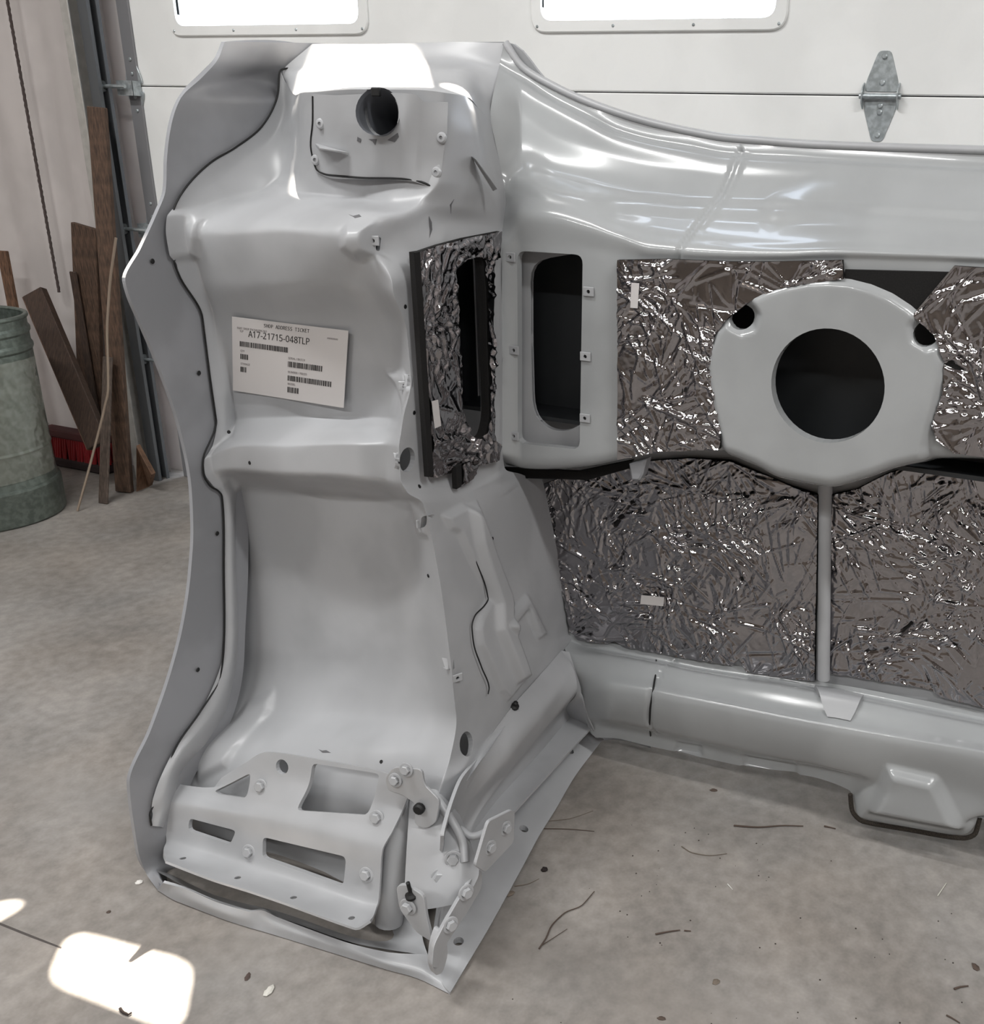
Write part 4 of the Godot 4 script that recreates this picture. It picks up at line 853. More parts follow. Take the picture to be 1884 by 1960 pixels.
func foil_height(kind: int, lo: Vector2, hi: Vector2) -> Callable:
	# long straight creases scattered at all angles over a nearly flat sheet, gathered where the foil was pressed on
	var rng := RandomNumberGenerator.new()
	rng.seed = 100 + kind
	var w := noise(2.5, 90 + kind, 2)
	var low := noise(5.0, 60 + kind, 2)
	var fine := noise(40.0, 80 + kind, 2)
	var cells := {}
	for i in int((hi.x - lo.x) * (hi.y - lo.y) * 3600.0):
		var c := Vector2(rng.randf_range(lo.x, hi.x), rng.randf_range(lo.y, hi.y))
		var ang := 4.5 * w.get_noise_2d(c.x, c.y) + (1.5 if kind == 0 else 0.4) + rng.randfn(0.0, 0.45)
		var crowd := smoothstep(-0.35, 0.3, w.get_noise_2d(c.x * 2.0 + 5.0, c.y * 2.0))
		if rng.randf() > 0.25 + crowd: continue
		var l := rng.randf_range(0.012, 0.085)
		var k := [c - Vector2.from_angle(ang) * l, c + Vector2.from_angle(ang + rng.randfn(0.0, 0.15)) * l, rng.randf_range(0.003, 0.0075), rng.randf_range(0.0012, 0.004) * (1.0 if rng.randf() < 0.7 else -1.0)]
		for s in range(-1, 6):
			var q: Vector2 = k[0].lerp(k[1], s / 4.0)
			for dx in [-1, 0, 1]:
				for dy in [-1, 0, 1]:
					var key := Vector2i((q / 0.02).floor()) + Vector2i(dx, dy)
					if not cells.has(key): cells[key] = []
					if not cells[key].has(k): cells[key].append(k)
	return func(p: Vector2) -> float:
		var h := 0.003 * low.get_noise_2d(p.x, p.y) + 0.0003 * fine.get_noise_2d(p.x, p.y)
		for k in cells.get(Vector2i((p / 0.02).floor()), []):
			var q := Geometry2D.get_closest_point_to_segment(p, k[0], k[1])
			var d := p.distance_to(q)
			if d < k[2]:
				var along: float = q.distance_to(k[0]) / k[0].distance_to(k[1])
				h += k[3] * (1.0 - d / k[2]) * minf(1.0, minf(along, 1.0 - along) * 6.0)
		return h
# a quilted foil sheet over foam: wrinkled front, black sides
func foil(parent: Node3D, out: PackedVector2Array, f0: Transform3D, thick: float, kind: int, cell := 0.003, cuts: Array = []) -> Node3D:
	var o := Node3D.new()
	o.name = "insulation_pad"
	parent.add_child(o, true)
	var lo := out[0]
	var hi := out[0]
	for p in out:
		lo = lo.min(p); hi = hi.max(p)
	var h := foil_height(kind, lo, hi)
	var nx := ceili((hi.x - lo.x) / cell)
	var ny := ceili((hi.y - lo.y) / cell)
	var hs := PackedFloat32Array()
	hs.resize((nx + 3) * (ny + 3))
	for j in ny + 3:
		for i in nx + 3: hs[j * (nx + 3) + i] = h.call(lo + Vector2(i - 1, j - 1) * cell)
	var inside := PackedByteArray()
	inside.resize((nx + 1) * (ny + 1))
	var m := MB.new()
	var at := func(i: int, j: int) -> Vector3: return f0 * Vector3(lo.x + i * cell, lo.y + j * cell, thick + hs[(j + 1) * (nx + 3) + i + 1])
	var nr := func(i: int, j: int) -> Vector3:
		var k := (j + 1) * (nx + 3) + i + 1
		return (f0.basis * Vector3(hs[k - 1] - hs[k + 1], hs[k - nx - 3] - hs[k + nx + 3], 2 * cell)).normalized()
	for j in ny + 1:
		for i in nx + 1: inside[j * (nx + 1) + i] = 1 if Geometry2D.is_point_in_polygon(lo + Vector2(i, j) * cell, out) else 0
	for j in ny:
		for i in nx:
			var c := inside[j * (nx + 1) + i] + inside[j * (nx + 1) + i + 1] + inside[(j + 1) * (nx + 1) + i] + inside[(j + 1) * (nx + 1) + i + 1]
			if c == 4:
				m.tri(at.call(i, j), at.call(i + 1, j), at.call(i + 1, j + 1), nr.call(i, j), nr.call(i + 1, j), nr.call(i + 1, j + 1))
				m.tri(at.call(i, j), at.call(i + 1, j + 1), at.call(i, j + 1), nr.call(i, j), nr.call(i + 1, j + 1), nr.call(i, j + 1))
			else:
				var q := lo + Vector2(i, j) * cell
				for poly in Geometry2D.intersect_polygons(PackedVector2Array([q, q + Vector2(cell, 0), q + Vector2(cell, cell), q + Vector2(0, cell)]), out):
					var n3: Vector3 = nr.call(i, j)
					for k in range(1, poly.size() - 1):
						var t := []
						for l in [0, k, k + 1]: t.append(f0 * Vector3(poly[l].x, poly[l].y, thick + h.call(poly[l])))
						m.tri(t[0], t[1], t[2], n3, n3, n3)
	for cut in cuts: m.hole(cut, f0.basis.z, 0.04)
	part(o, "foil_face", m, foilm)
	var pl := PackedVector3Array()
	for p in out: pl.append(f0 * Vector3(p.x, p.y, 0))
	var core := MB.new().slab(pl, f0.basis.z, thick - 0.005, 0.001)
	for cut in cuts: core.hole(cut, f0.basis.z, 0.04, 0.01)
	part(o, "foam_core", core, foam)
	return o
func at_z(z: float) -> Transform3D:
	return Transform3D(Basis.IDENTITY, Vector3(0, 0, z))

func foil_panels() -> void:
	foil(hood, V2([-0.9218,1.3847,-0.8091,1.3943,-0.671,1.3984,-0.5827,1.4043,-0.4401,1.4169,-0.4348,1.3814,-0.4939,1.3699,-0.5575,1.3548,-0.6218,1.3236,-0.6652,1.288,-0.6954,1.2473,-0.6998,1.1917,-0.6855,1.1144,-0.6697,1.0356,-0.6741,1.0022,-0.7345,0.9915,-0.8088,0.9787,-0.8721,0.9577,-0.9161,0.944]), at_z(-1.967), 0.013, 0)
	foil(hood, wide(V2([-0.228,1.4206,-0.1049,1.4254,-0.0558,1.0836,-0.1314,1.0624,-0.1818,1.0628,-0.22,1.0845,-0.2338,1.1149,-0.2203,1.1798,-0.2256,1.241,-0.2493,1.2894,-0.295,1.3224]), -0.11), at_z(-1.967), 0.013, 1)
	part(hood, "foam_pad", MB.new().slab(V([-0.4348,1.3992,-1.967,-0.2326,1.4086,-1.967,-0.2972,1.3209,-1.967,-0.3474,1.3558,-1.967,-0.39,1.3725,-1.967,-0.434,1.3782,-1.967]), Vector3.BACK, 0.006), foam)
	foil(hood, V2([-1.2431,0.7665,-1.1542,0.8088,-0.9332,0.876,-0.8353,0.8968,-0.7265,0.9056,-0.6454,0.8843,-0.5656,0.8635,-0.5033,0.8535,-0.4713,0.363,-0.5281,0.3554,-0.651,0.3475,-0.6635,0.366,-0.673,0.382,-0.6902,0.3567,-0.844,0.346,-0.9969,0.3397,-1.0284,0.3517,-1.0472,0.3412,-1.1399,0.3302,-1.1642,0.3523]), at_z(-2.2), 0.012, 2)
	foil(hood, wide(V2([-0.4709,0.8586,-0.4155,0.8801,-0.3473,0.9286,-0.28,0.9633,-0.1782,0.978,-0.0578,0.9894,0.0303,0.3749,-0.1655,0.3936,-0.1856,0.4059,-0.2109,0.4083,-0.4335,0.3943]), -0.07), at_z(-2.2), 0.012, 3)
	# black strip along the gap under the intake panel
	part(hood, "black_strip", MB.new().slab(V([-1.2754,0.8468,-2.06,-1.0665,0.868,-2.06,-0.9209,0.9179,-2.06,-0.93,0.8946,-2.06,-1.038,0.8495,-2.06,-1.2732,0.8195,-2.06]), Vector3.BACK, 0.01), foam)
	for q in [V([-0.8834,1.3416,-1.944,-0.8653,1.3419,-1.944,-0.8679,1.2895,-1.944,-0.8849,1.2892,-1.944]), V([-0.9472,0.5097,-2.178,-0.8821,0.5168,-2.178,-0.8843,0.491,-2.178,-0.9497,0.4836,-2.178])]:
		part(hood, "paper_tag", MB.new().slab(q, Vector3.BACK, 0.0008, 0.0), sticker_white)
	# the pad on the engine-side wall, around its duct mouth
	var bz := Vector3.RIGHT
	var b := Transform3D(Basis(Vector3(0, 0, -1), Vector3.UP, Vector3.RIGHT), Vector3(-1.197, 0, 0))
	var out := PackedVector2Array()
	for p in V2([-1.6239,1.4073,-1.6957,1.4162,-1.7869,1.4238,-1.923,1.43,-1.9136,1.3756,-1.8861,1.3711,-1.8703,0.9735,-1.8958,0.9547,-1.8894,0.9212,-1.8012,0.9327,-1.6332,0.9538]): out.append(Vector2(-p.x, p.y))
	var cut := rounded(V([-1.19,1.3684,-1.7454,-1.19,1.3829,-1.7974,-1.19,1.3832,-1.8507,-1.19,1.3061,-1.858,-1.19,1.03,-1.8535,-1.19,0.9893,-1.8317,-1.19,0.9996,-1.7802,-1.19,1.053,-1.7519]), 0.02)
	foil(hood, out, b, 0.014, 4, 0.0035, [cut])
	part(hood, "black_strip", MB.new().slab(V([-1.185,1.4102,-1.5957,-1.185,1.4108,-1.6151,-1.185,0.9642,-1.6202,-1.185,0.9648,-1.6023]), bz, 0.012), foam)
	part(hood, "paper_tag", MB.new().slab(V([-1.172,1.1189,-1.6226,-1.172,1.1177,-1.6439,-1.172,1.0619,-1.65,-1.172,1.0615,-1.6283]), bz, 0.001, 0.0), sticker_white)
	var out2 := PackedVector2Array()
	for p in V2([-1.7289,0.9586,-1.7931,0.9485,-1.7783,0.9138,-1.7291,0.9088]): out2.append(Vector2(-p.x, p.y))
	foil(hood, out2, b.translated(Vector3(0.012, 0, 0)), 0.008, 5)
	part(hood, "black_strip", MB.new().slab(V([-1.185,0.9607,-1.6983,-1.185,0.9619,-1.7198,-1.185,0.9111,-1.7159,-1.185,0.9104,-1.6982]), bz, 0.012), foam)
	# added dark boxes put shade behind the intake openings
	var dk := mat("duct_shade", Color(0.17, 0.18, 0.19), 0.5)
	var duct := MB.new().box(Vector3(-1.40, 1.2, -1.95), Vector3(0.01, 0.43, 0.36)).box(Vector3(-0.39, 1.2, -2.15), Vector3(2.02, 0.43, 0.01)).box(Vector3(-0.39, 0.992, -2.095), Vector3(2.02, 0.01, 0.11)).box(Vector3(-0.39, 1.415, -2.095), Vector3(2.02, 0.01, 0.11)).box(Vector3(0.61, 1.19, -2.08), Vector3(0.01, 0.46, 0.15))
	part(hood, "duct_dark_boxes", duct, dk)
	var baf := MB.new().slab(rounded(V([-1.2244,1.3914,-2.02,-1.019,1.3985,-2.02,-1.018,0.9186,-2.02,-1.2392,0.8939,-2.02]), 0.01), Vector3.BACK, 0.004)
	baf.hole(rounded(V([-1.1683,1.3605,-2.018,-1.0179,1.3931,-2.018,-0.9912,1.1999,-2.018,-1.0172,1.0146,-2.018,-1.0722,0.9746,-2.018,-1.1282,0.9723,-2.018,-1.1701,1.0081,-2.018,-1.1718,1.1947,-2.018]), 0.045), Vector3.BACK, 0.02, 0.01)
	part(hood, "duct_baffle", baf, paint)

func fender_foot() -> void:
	# lamp bracket: a bent plate with windows and a turned-out foot
	var br := [
		V([-1.6608,0.2177,-1.425,-1.5878,0.2745,-1.43,-1.5267,0.3159,-1.435,-1.3985,0.3323,-1.44,-1.2579,0.3482,-1.44,-1.1562,0.3578,-1.43,-1.1305,0.3524,-1.43]),
		V([-1.69,0.1847,-1.41,-1.6018,0.2355,-1.415,-1.5195,0.2658,-1.42,-1.3916,0.2793,-1.425,-1.2605,0.2946,-1.42,-1.1795,0.2992,-1.42,-1.1463,0.3027,-1.42]),
		V([-1.8008,0.1758,-1.4,-1.6218,0.1926,-1.39,-1.4972,0.2232,-1.39,-1.38,0.2384,-1.39,-1.2681,0.2462,-1.39,-1.187,0.2518,-1.39,-1.1577,0.2545,-1.39]),
		V([-1.7827,0.1537,-1.365,-1.5977,0.1859,-1.365,-1.4844,0.1988,-1.365,-1.3755,0.2098,-1.365,-1.278,0.214,-1.365,-1.1901,0.2199,-1.365,-1.1678,0.2193,-1.365]),
		V([-1.7798,0.1109,-1.355,-1.6034,0.135,-1.355,-1.4866,0.1472,-1.355,-1.3808,0.1513,-1.355,-1.283,0.1524,-1.355,-1.1947,0.1553,-1.355,-1.1706,0.1568,-1.355]),
		V([-1.7607,0.0701,-1.335,-1.5992,0.0826,-1.335,-1.4783,0.092,-1.335,-1.377,0.0944,-1.335,-1.2788,0.0982,-1.335,-1.1972,0.0998,-1.335,-1.1677,0.1022,-1.335]),
		V([-1.7507,0.0697,-1.32,-1.5917,0.0821,-1.32,-1.472,0.0873,-1.32,-1.371,0.0915,-1.32,-1.2735,0.0942,-1.32,-1.1923,0.096,-1.32,-1.1614,0.1004,-1.32]),
		V([-1.6719,0.1028,-1.26,-1.5424,0.0995,-1.26,-1.4236,0.1052,-1.26,-1.3262,0.1073,-1.26,-1.2348,0.1069,-1.26,-1.1626,0.1083,-1.26,-1.1326,0.1295,-1.27])]
	var m := MB.new().sheet(refine(br, 0.008, 0.006), Vector3(0, 0.3, 1), 0.005)
	var ax := Vector3(-0.2, 0.35, 1).normalized()
	for q in [[V([-1.6627,0.1961,-1.4004,-1.5658,0.2603,-1.4207,-1.5603,0.2115,-1.3936,-1.6467,0.1948,-1.3967]), V([-0.1149,0.4617,0.8795])], [V([-1.4002,0.3215,-1.4373,-1.2179,0.3481,-1.4354,-1.2304,0.2637,-1.4008,-1.4097,0.231,-1.3856]), V([-0.1062,0.4873,0.8668])], [V([-1.7036,0.1381,-1.3583,-1.5621,0.1496,-1.3568,-1.5781,0.1121,-1.3488,-1.705,0.108,-1.3516]), V([-0.0282,0.2248,0.974])], [V([-1.4855,0.1572,-1.357,-1.2603,0.1775,-1.3588,-1.2625,0.111,-1.3434,-1.4826,0.1108,-1.3454]), V([-0.0037,0.212,0.9773])]]:
		m.hole(rounded(q[0], 0.012, 3), q[1][0], 0.04, 0.005)
	m.hole(ring(V([-1.4806,0.294,-1.4298])[0], V([0.0206,0.2734,0.9617])[0], 0.017, 16), V([0.0206,0.2734,0.9617])[0], 0.02, 0.006)
	for p in V([-1.6724,0.0788,-1.3016,-1.5033,0.0907,-1.2925,-1.3444,0.0984,-1.2866,-1.1931,0.1011,-1.2855]): m.hole(ring(p, Vector3(0, 1, 0.3), 0.0065, 10), Vector3(0, 1, 0.3), 0.02, 0.004)
	part(hood, "lamp_bracket", m, paint)
	for q in V([-1.5267,0.2435,-1.4086,-1.205,0.2649,-1.4009,-1.521,0.1135,-1.3474,-1.2053,0.1533,-1.3547]): bolt(q, Vector3(0.1, 0.3, 1), 0.011)
	# corner post, gusset and hinge hardware
	part(hood, "corner_post", MB.new().tube(curve(V([-1.1857,0.2973,-1.46,-1.1728,0.2153,-1.42,-1.1759,0.1204,-1.4,-1.1785,0.0171,-1.38]), 0.02), 0.03, 16), paint)
	var gus := [
		V([-1.1549,0.3064,-1.45,-1.1015,0.3287,-1.46,-1.0774,0.3033,-1.47,-1.0537,0.2642,-1.48]),
		V([-1.1293,0.2434,-1.4,-1.0634,0.2645,-1.4,-1.0071,0.2625,-1.41,-0.9901,0.234,-1.43]),
		V([-1.1125,0.1597,-1.36,-1.0493,0.1854,-1.355,-0.9892,0.2023,-1.36,-0.9531,0.2046,-1.39]),
		V([-1.0929,0.1238,-1.33,-1.0407,0.1426,-1.33,-1.003,0.1547,-1.34,-0.9663,0.1648,-1.36])]
	part(hood, "gusset", MB.new().sheet(refine(gus, 0.008, 0.008), Vector3.BACK, 0.005), paint)
	for q in V([-1.0066,0.2383,-1.385,-1.03,0.1975,-1.37]): bolt(q, Vector3(0.5, 0.2, 1), 0.012)
	part(hood, "rib", MB.new().tube(curve(V([-1.0775,0.3231,-1.44,-1.0308,0.2995,-1.42,-1.0007,0.2646,-1.41,-0.9828,0.2334,-1.39]), 0.01), 0.009, 10), paint)
	part(hood, "rib", MB.new().tube(curve(V([-1.0268,0.2674,-1.44,-1.002,0.2557,-1.44,-0.9833,0.254,-1.46,-0.9765,0.2546,-1.5]), 0.01), 0.008, 10), paint)
	var link := rounded(V([-1.1793,0.3701,-1.41,-1.1548,0.4012,-1.41,-1.0862,0.4156,-1.41,-1.0823,0.3794,-1.41,-1.0461,0.3524,-1.41,-1.0583,0.2952,-1.41,-1.0855,0.2699,-1.41,-1.115,0.2736,-1.41,-1.105,0.3245,-1.41,-1.1427,0.3388,-1.41,-1.1755,0.3367,-1.41]), 0.012)
	part(hood, "hinge_link", MB.new().slab(link, Vector3(0.1, 0.2, 1), 0.006), paint)
	for q in V([-1.1509,0.3733,-1.402,-1.1215,0.4068,-1.402]): bolt(q, Vector3(0.1, 0.2, 1), 0.01)
	part(hood, "rubber_plug", MB.new().lathe(V([-1.0927,0.3247,-1.4])[0], Vector3(0.2, 0.1, 1), [[0.012, 0], [0.012, 0.008], [0.008, 0.012], [0, 0.012]], 12), black)
	var ang := rounded(V([-0.93,0.3503,-1.3918,-0.93,0.3187,-1.4788,-0.93,0.3042,-1.4926,-0.93,0.2335,-1.4851,-0.93,0.2392,-1.3753,-0.93,0.2817,-1.3407]), 0.01)
	part(hood, "hinge_angle", MB.new().slab(ang, Vector3(1, 0.1, 0.3), 0.007), paint)
	for q in V([-0.922,0.2935,-1.4501,-0.922,0.2888,-1.3906]): bolt(q, Vector3(1, 0.1, 0.3), 0.01)
	var low := rounded(V([-0.97,0.2091,-1.4108,-0.97,0.1878,-1.425,-0.97,0.1527,-1.4188,-0.97,0.1362,-1.3692,-0.97,0.1221,-1.3071,-0.97,0.1132,-1.2796,-0.97,0.0837,-1.2614,-0.97,0.1062,-1.2392,-0.97,0.1517,-1.2501,-0.97,0.1728,-1.2899,-0.97,0.1863,-1.3267,-0.97,0.2022,-1.3721]), 0.012)
	part(hood, "hinge_plate", MB.new().slab(low, Vector3(1, 0.2, 0.5), 0.009), paint)
	for q in V([-0.957,0.1966,-1.352,-0.957,0.1632,-1.2949]): bolt(q, Vector3(1, 0.2, 0.5), 0.011)
	var cheek := rounded(V([-1.0719,0.2255,-1.29,-1.0487,0.2386,-1.29,-1.0068,0.2254,-1.29,-1.0039,0.1756,-1.29,-0.993,0.115,-1.29,-1.0319,0.1265,-1.29,-1.0686,0.1716,-1.29]), 0.012)
	part(hood, "hinge_cheek", MB.new().slab(cheek, Vector3.BACK, 0.007), paint)
	bolt(V([-1.0425,0.189,-1.28])[0], Vector3.BACK, 0.012)
	part(hood, "rubber_plug", MB.new().lathe(V([-1.0372,0.2111,-1.285])[0], Vector3(0, 1, 0.2), [[0.012, 0], [0.012, 0.006], [0.007, 0.01], [0.004, 0.014], [0.004, 0.04], [0, 0.042]], 12), black)
	var lug := rounded(V([-0.98,0.1703,-1.2762,-0.98,0.1465,-1.2969,-0.98,0.0844,-1.3007,-0.98,0.056,-1.2804,-0.98,0.068,-1.2569,-0.98,0.106,-1.2465,-0.98,0.1482,-1.2571]), 0.012)
	part(hood, "hinge_lug", MB.new().slab(lug, Vector3(1, 0, 0.3), 0.014), paint)

func small_fittings() -> void:
	var z := Vector3.BACK
	for q in V([-1.1866,1.3727,-1.963,-1.1848,1.1652,-1.9659,-1.1884,0.9624,-1.9625,-0.9961,1.3116,-1.97,-1.0037,1.1686,-1.97,-1.0049,1.027,-1.97]): clip(q, z, 0.02)
	for q in V([-1.2501,1.4279,-1.577,-1.2242,1.1473,-1.6099]): clip(q, Vector3(0.4, 0, 1), 0.018)
	for q in V([-1.2072,0.8568,-1.6131,-1.1246,0.5202,-1.5947]): clip(q, Vector3(1, 0, 0.6), 0.018)
	# bolt holes through the fender skin
	for q in V([-1.766,1.359,-1.5292,-1.766,1.1141,-1.6074,-1.766,0.7406,-1.5986,-1.766,0.4382,-1.4928]):
		part(hood, "bolt_hole", MB.new().lathe(q, Vector3.RIGHT, [[0.0055, 0.0], [0.0045, 0.0012], [0, 0.0014]], 10), black)
	for q in [[V([-1.7543,0.97,-1.6575]), V([0.9289,0.3092,0.2036])], [V([-1.7475,0.8633,-1.6448]), V([0.5584,-0.761,0.3302])], [V([-1.6385,0.9304,-1.5947]), V([-0.2232,0.0545,0.9732])], [V([-1.2,1.307,-1.5945]), V([1,0,0])], [V([-1.2,1.0963,-1.6023]), V([1,0,0])], [V([-1.1941,0.9436,-1.5972]), V([0.8601,0.4922,-0.1341])], [V([-1.2076,0.7303,-1.6275]), V([-0.4511,-0.0414,0.8915])], [V([-1.172,0.7519,-1.8279]), V([0.9917,0.0954,-0.0858])], [V([-1.7655,0.2451,-1.5413]), V([-0.1246,0.9546,0.2704])], [V([-1.273,0.3175,-1.5086]), V([-0.0098,0.6029,0.7978])]]:
		part(hood, "bolt_hole", MB.new().lathe(q[0][0], q[1][0], [[0.0045, 0.0], [0.004, 0.001], [0, 0.0012]], 10), black)
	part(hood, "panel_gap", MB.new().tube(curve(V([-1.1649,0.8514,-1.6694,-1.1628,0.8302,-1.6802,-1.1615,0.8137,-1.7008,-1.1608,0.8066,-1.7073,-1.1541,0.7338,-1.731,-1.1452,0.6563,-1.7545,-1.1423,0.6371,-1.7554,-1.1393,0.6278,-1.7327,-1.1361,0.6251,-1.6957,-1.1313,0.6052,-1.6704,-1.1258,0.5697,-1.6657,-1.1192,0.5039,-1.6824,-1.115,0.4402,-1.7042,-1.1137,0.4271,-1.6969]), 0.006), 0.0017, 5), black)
	# riveted cone bracket near the top
	var br := [
		V([-1.5019,1.6891,-1.735,-1.4294,1.6868,-1.715,-1.3542,1.6886,-1.7,-1.2913,1.6906,-1.69,-1.2494,1.691,-1.69,-1.2238,1.6883,-1.7,-1.2152,1.6771,-1.71,-1.1783,1.6789,-1.735]),
		V([-1.512,1.6401,-1.74,-1.4385,1.6407,-1.72,-1.3586,1.6415,-1.7,-1.2915,1.6422,-1.685,-1.2493,1.643,-1.685,-1.2272,1.6394,-1.7,-1.218,1.6353,-1.71,-1.1798,1.6322,-1.73]),
		V([-1.5318,1.5795,-1.75,-1.4537,1.5765,-1.73,-1.373,1.5739,-1.71,-1.3047,1.5759,-1.695,-1.2641,1.5772,-1.695,-1.235,1.5781,-1.7,-1.2241,1.5786,-1.71,-1.1926,1.575,-1.73]),
		V([-1.5299,1.5405,-1.755,-1.4672,1.5285,-1.74,-1.381,1.5311,-1.715,-1.3159,1.5327,-1.705,-1.2711,1.5336,-1.7,-1.2442,1.5327,-1.7,-1.2287,1.5284,-1.705,-1.2012,1.5157,-1.72])]
	var g := refine(br, 0.005, 0.005)
	var m := MB.new().sheet(g, z, 0.004)
	var cc: Vector3 = V([-1.2988,1.656,-1.685])[0]
	m.hole(ring(cc, z, 0.042, 28, 1.0), z, 0.05)
	part(hood, "cone_bracket", m, paint)
	part(hood, "cone", MB.new().lathe(cc + Vector3(0, 0, 0.004), Vector3(-0.25, -0.3, -1), [[0.045, -0.004], [0.042, 0.004], [0.038, 0.03], [0.031, 0.08], [0.026, 0.13], [0.015, 0.135]], 28), mat("cone_grey", Color(0.36, 0.37, 0.39), 0.5))  # cone in a darker grey than its bracket
	part(hood, "cone_drain", MB.new().lathe(cc + Vector3(-0.033, -0.04, -0.13), Vector3(-0.25, -0.3, -1), [[0.016, -0.004], [0.014, 0.03], [0, 0.03]], 16), black)
	part(hood, "bracket_gap_shade", MB.new().tube(curve(V([-1.4993,1.6852,-1.7344,-1.5085,1.6401,-1.739,-1.5277,1.5816,-1.7487,-1.5214,1.5449,-1.7521,-1.4824,1.5351,-1.7431,-1.3804,1.5341,-1.7147,-1.2706,1.5365,-1.6997,-1.2286,1.5323,-1.7053,-1.2046,1.5205,-1.7183]), 0.01), 0.0022, 6), black)  # black tube drawn for the shadow in the gap around the bracket
	part(hood, "slot_plug", MB.new().box(V([-1.3015,1.6917,-1.68])[0], Vector3(0.018, 0.016, 0.01), Basis.IDENTITY, 0.002), black)
	for q in V([-1.484,1.6334,-1.7328,-1.5174,1.5635,-1.7484,-1.1902,1.614,-1.7263,-1.2033,1.5506,-1.7225]): rivet(q, Vector3(0.15, 0.05, 1), 0.011)
	part(hood, "bracket_rib", MB.new().slab(V([-1.512, 1.592, -1.745, -1.455, 1.585, -1.69, -1.405, 1.578, -1.715]), Vector3(0, 1, 0.3), 0.004), paint)
	part(hood, "tab", MB.new().slab(V([-1.1856,1.5809,-1.82,-1.1619,1.5766,-1.8,-1.1589,1.5189,-1.87,-1.1754,1.5139,-1.88]), Vector3(0.5, 0.3, 1), 0.004), paint)
	for q in [[V([-1.4568,0.2936,-1.5185,-1.4441,0.2945,-1.5159,-1.433,0.2981,-1.5172,-1.4161,0.2985,-1.5129,-1.4396,0.2925,-1.5121]), V([-0.1776,0.7665,0.6172])], [V([-1.3142,1.4713,-1.591,-1.3006,1.4693,-1.586,-1.2921,1.4723,-1.5939,-1.2829,1.4692,-1.5881,-1.2926,1.4661,-1.5818]), V([0.0548,0.9248,0.3765])], [V([-1.2156,1.4683,-1.7076,-1.2145,1.4573,-1.7138,-1.2116,1.4428,-1.71,-1.2091,1.4286,-1.6964,-1.2123,1.4429,-1.7041]), V([0.9436,0.3146,0.1027])], [V([-1.1965,1.4999,-1.768,-1.2006,1.4887,-1.764,-1.2075,1.471,-1.7709,-1.2011,1.4889,-1.7592]), V([0.9324,-0.3492,0.0936])], [V([-1.3723,1.6107,-1.7048,-1.3619,1.607,-1.7025,-1.3669,1.6002,-1.7047,-1.3757,1.6029,-1.7066]), V([-0.2465,-0.1268,0.9608])], [V([-1.3393,1.6074,-1.6961,-1.3145,1.6079,-1.6898,-1.3217,1.5964,-1.693,-1.3277,1.6029,-1.6935]), V([-0.2217,-0.1323,0.9661])], [V([-1.2889,1.6066,-1.6884,-1.2622,1.6204,-1.6865,-1.2613,1.613,-1.6878,-1.2729,1.6033,-1.6894]), V([0.0189,-0.2004,0.9795])]]:
		part(hood, "paint_chip", MB.new().slab(q[0], q[1][0], 0.0003, 0.0), mat("bare_spot", Color(0.36, 0.36, 0.37), 0.7))
	part(hood, "hook", MB.new().slab(V([-0.8953,0.9326,-2,-0.8512,0.9514,-2,-0.8607,0.9125,-2,-0.8682,0.8975,-2,-0.8879,0.8946,-2]), z, 0.03, 0.004), darker_grey)
	for q in V([-1.1141,0.3329,-1.8088]): part(hood, "rubber_plug", MB.new().lathe(q, Vector3(0.4, 1, 0.2), [[0.011, 0], [0.011, 0.004], [0.006, 0.008], [0.006, 0.016], [0, 0.018]], 12), black)
	ticket()

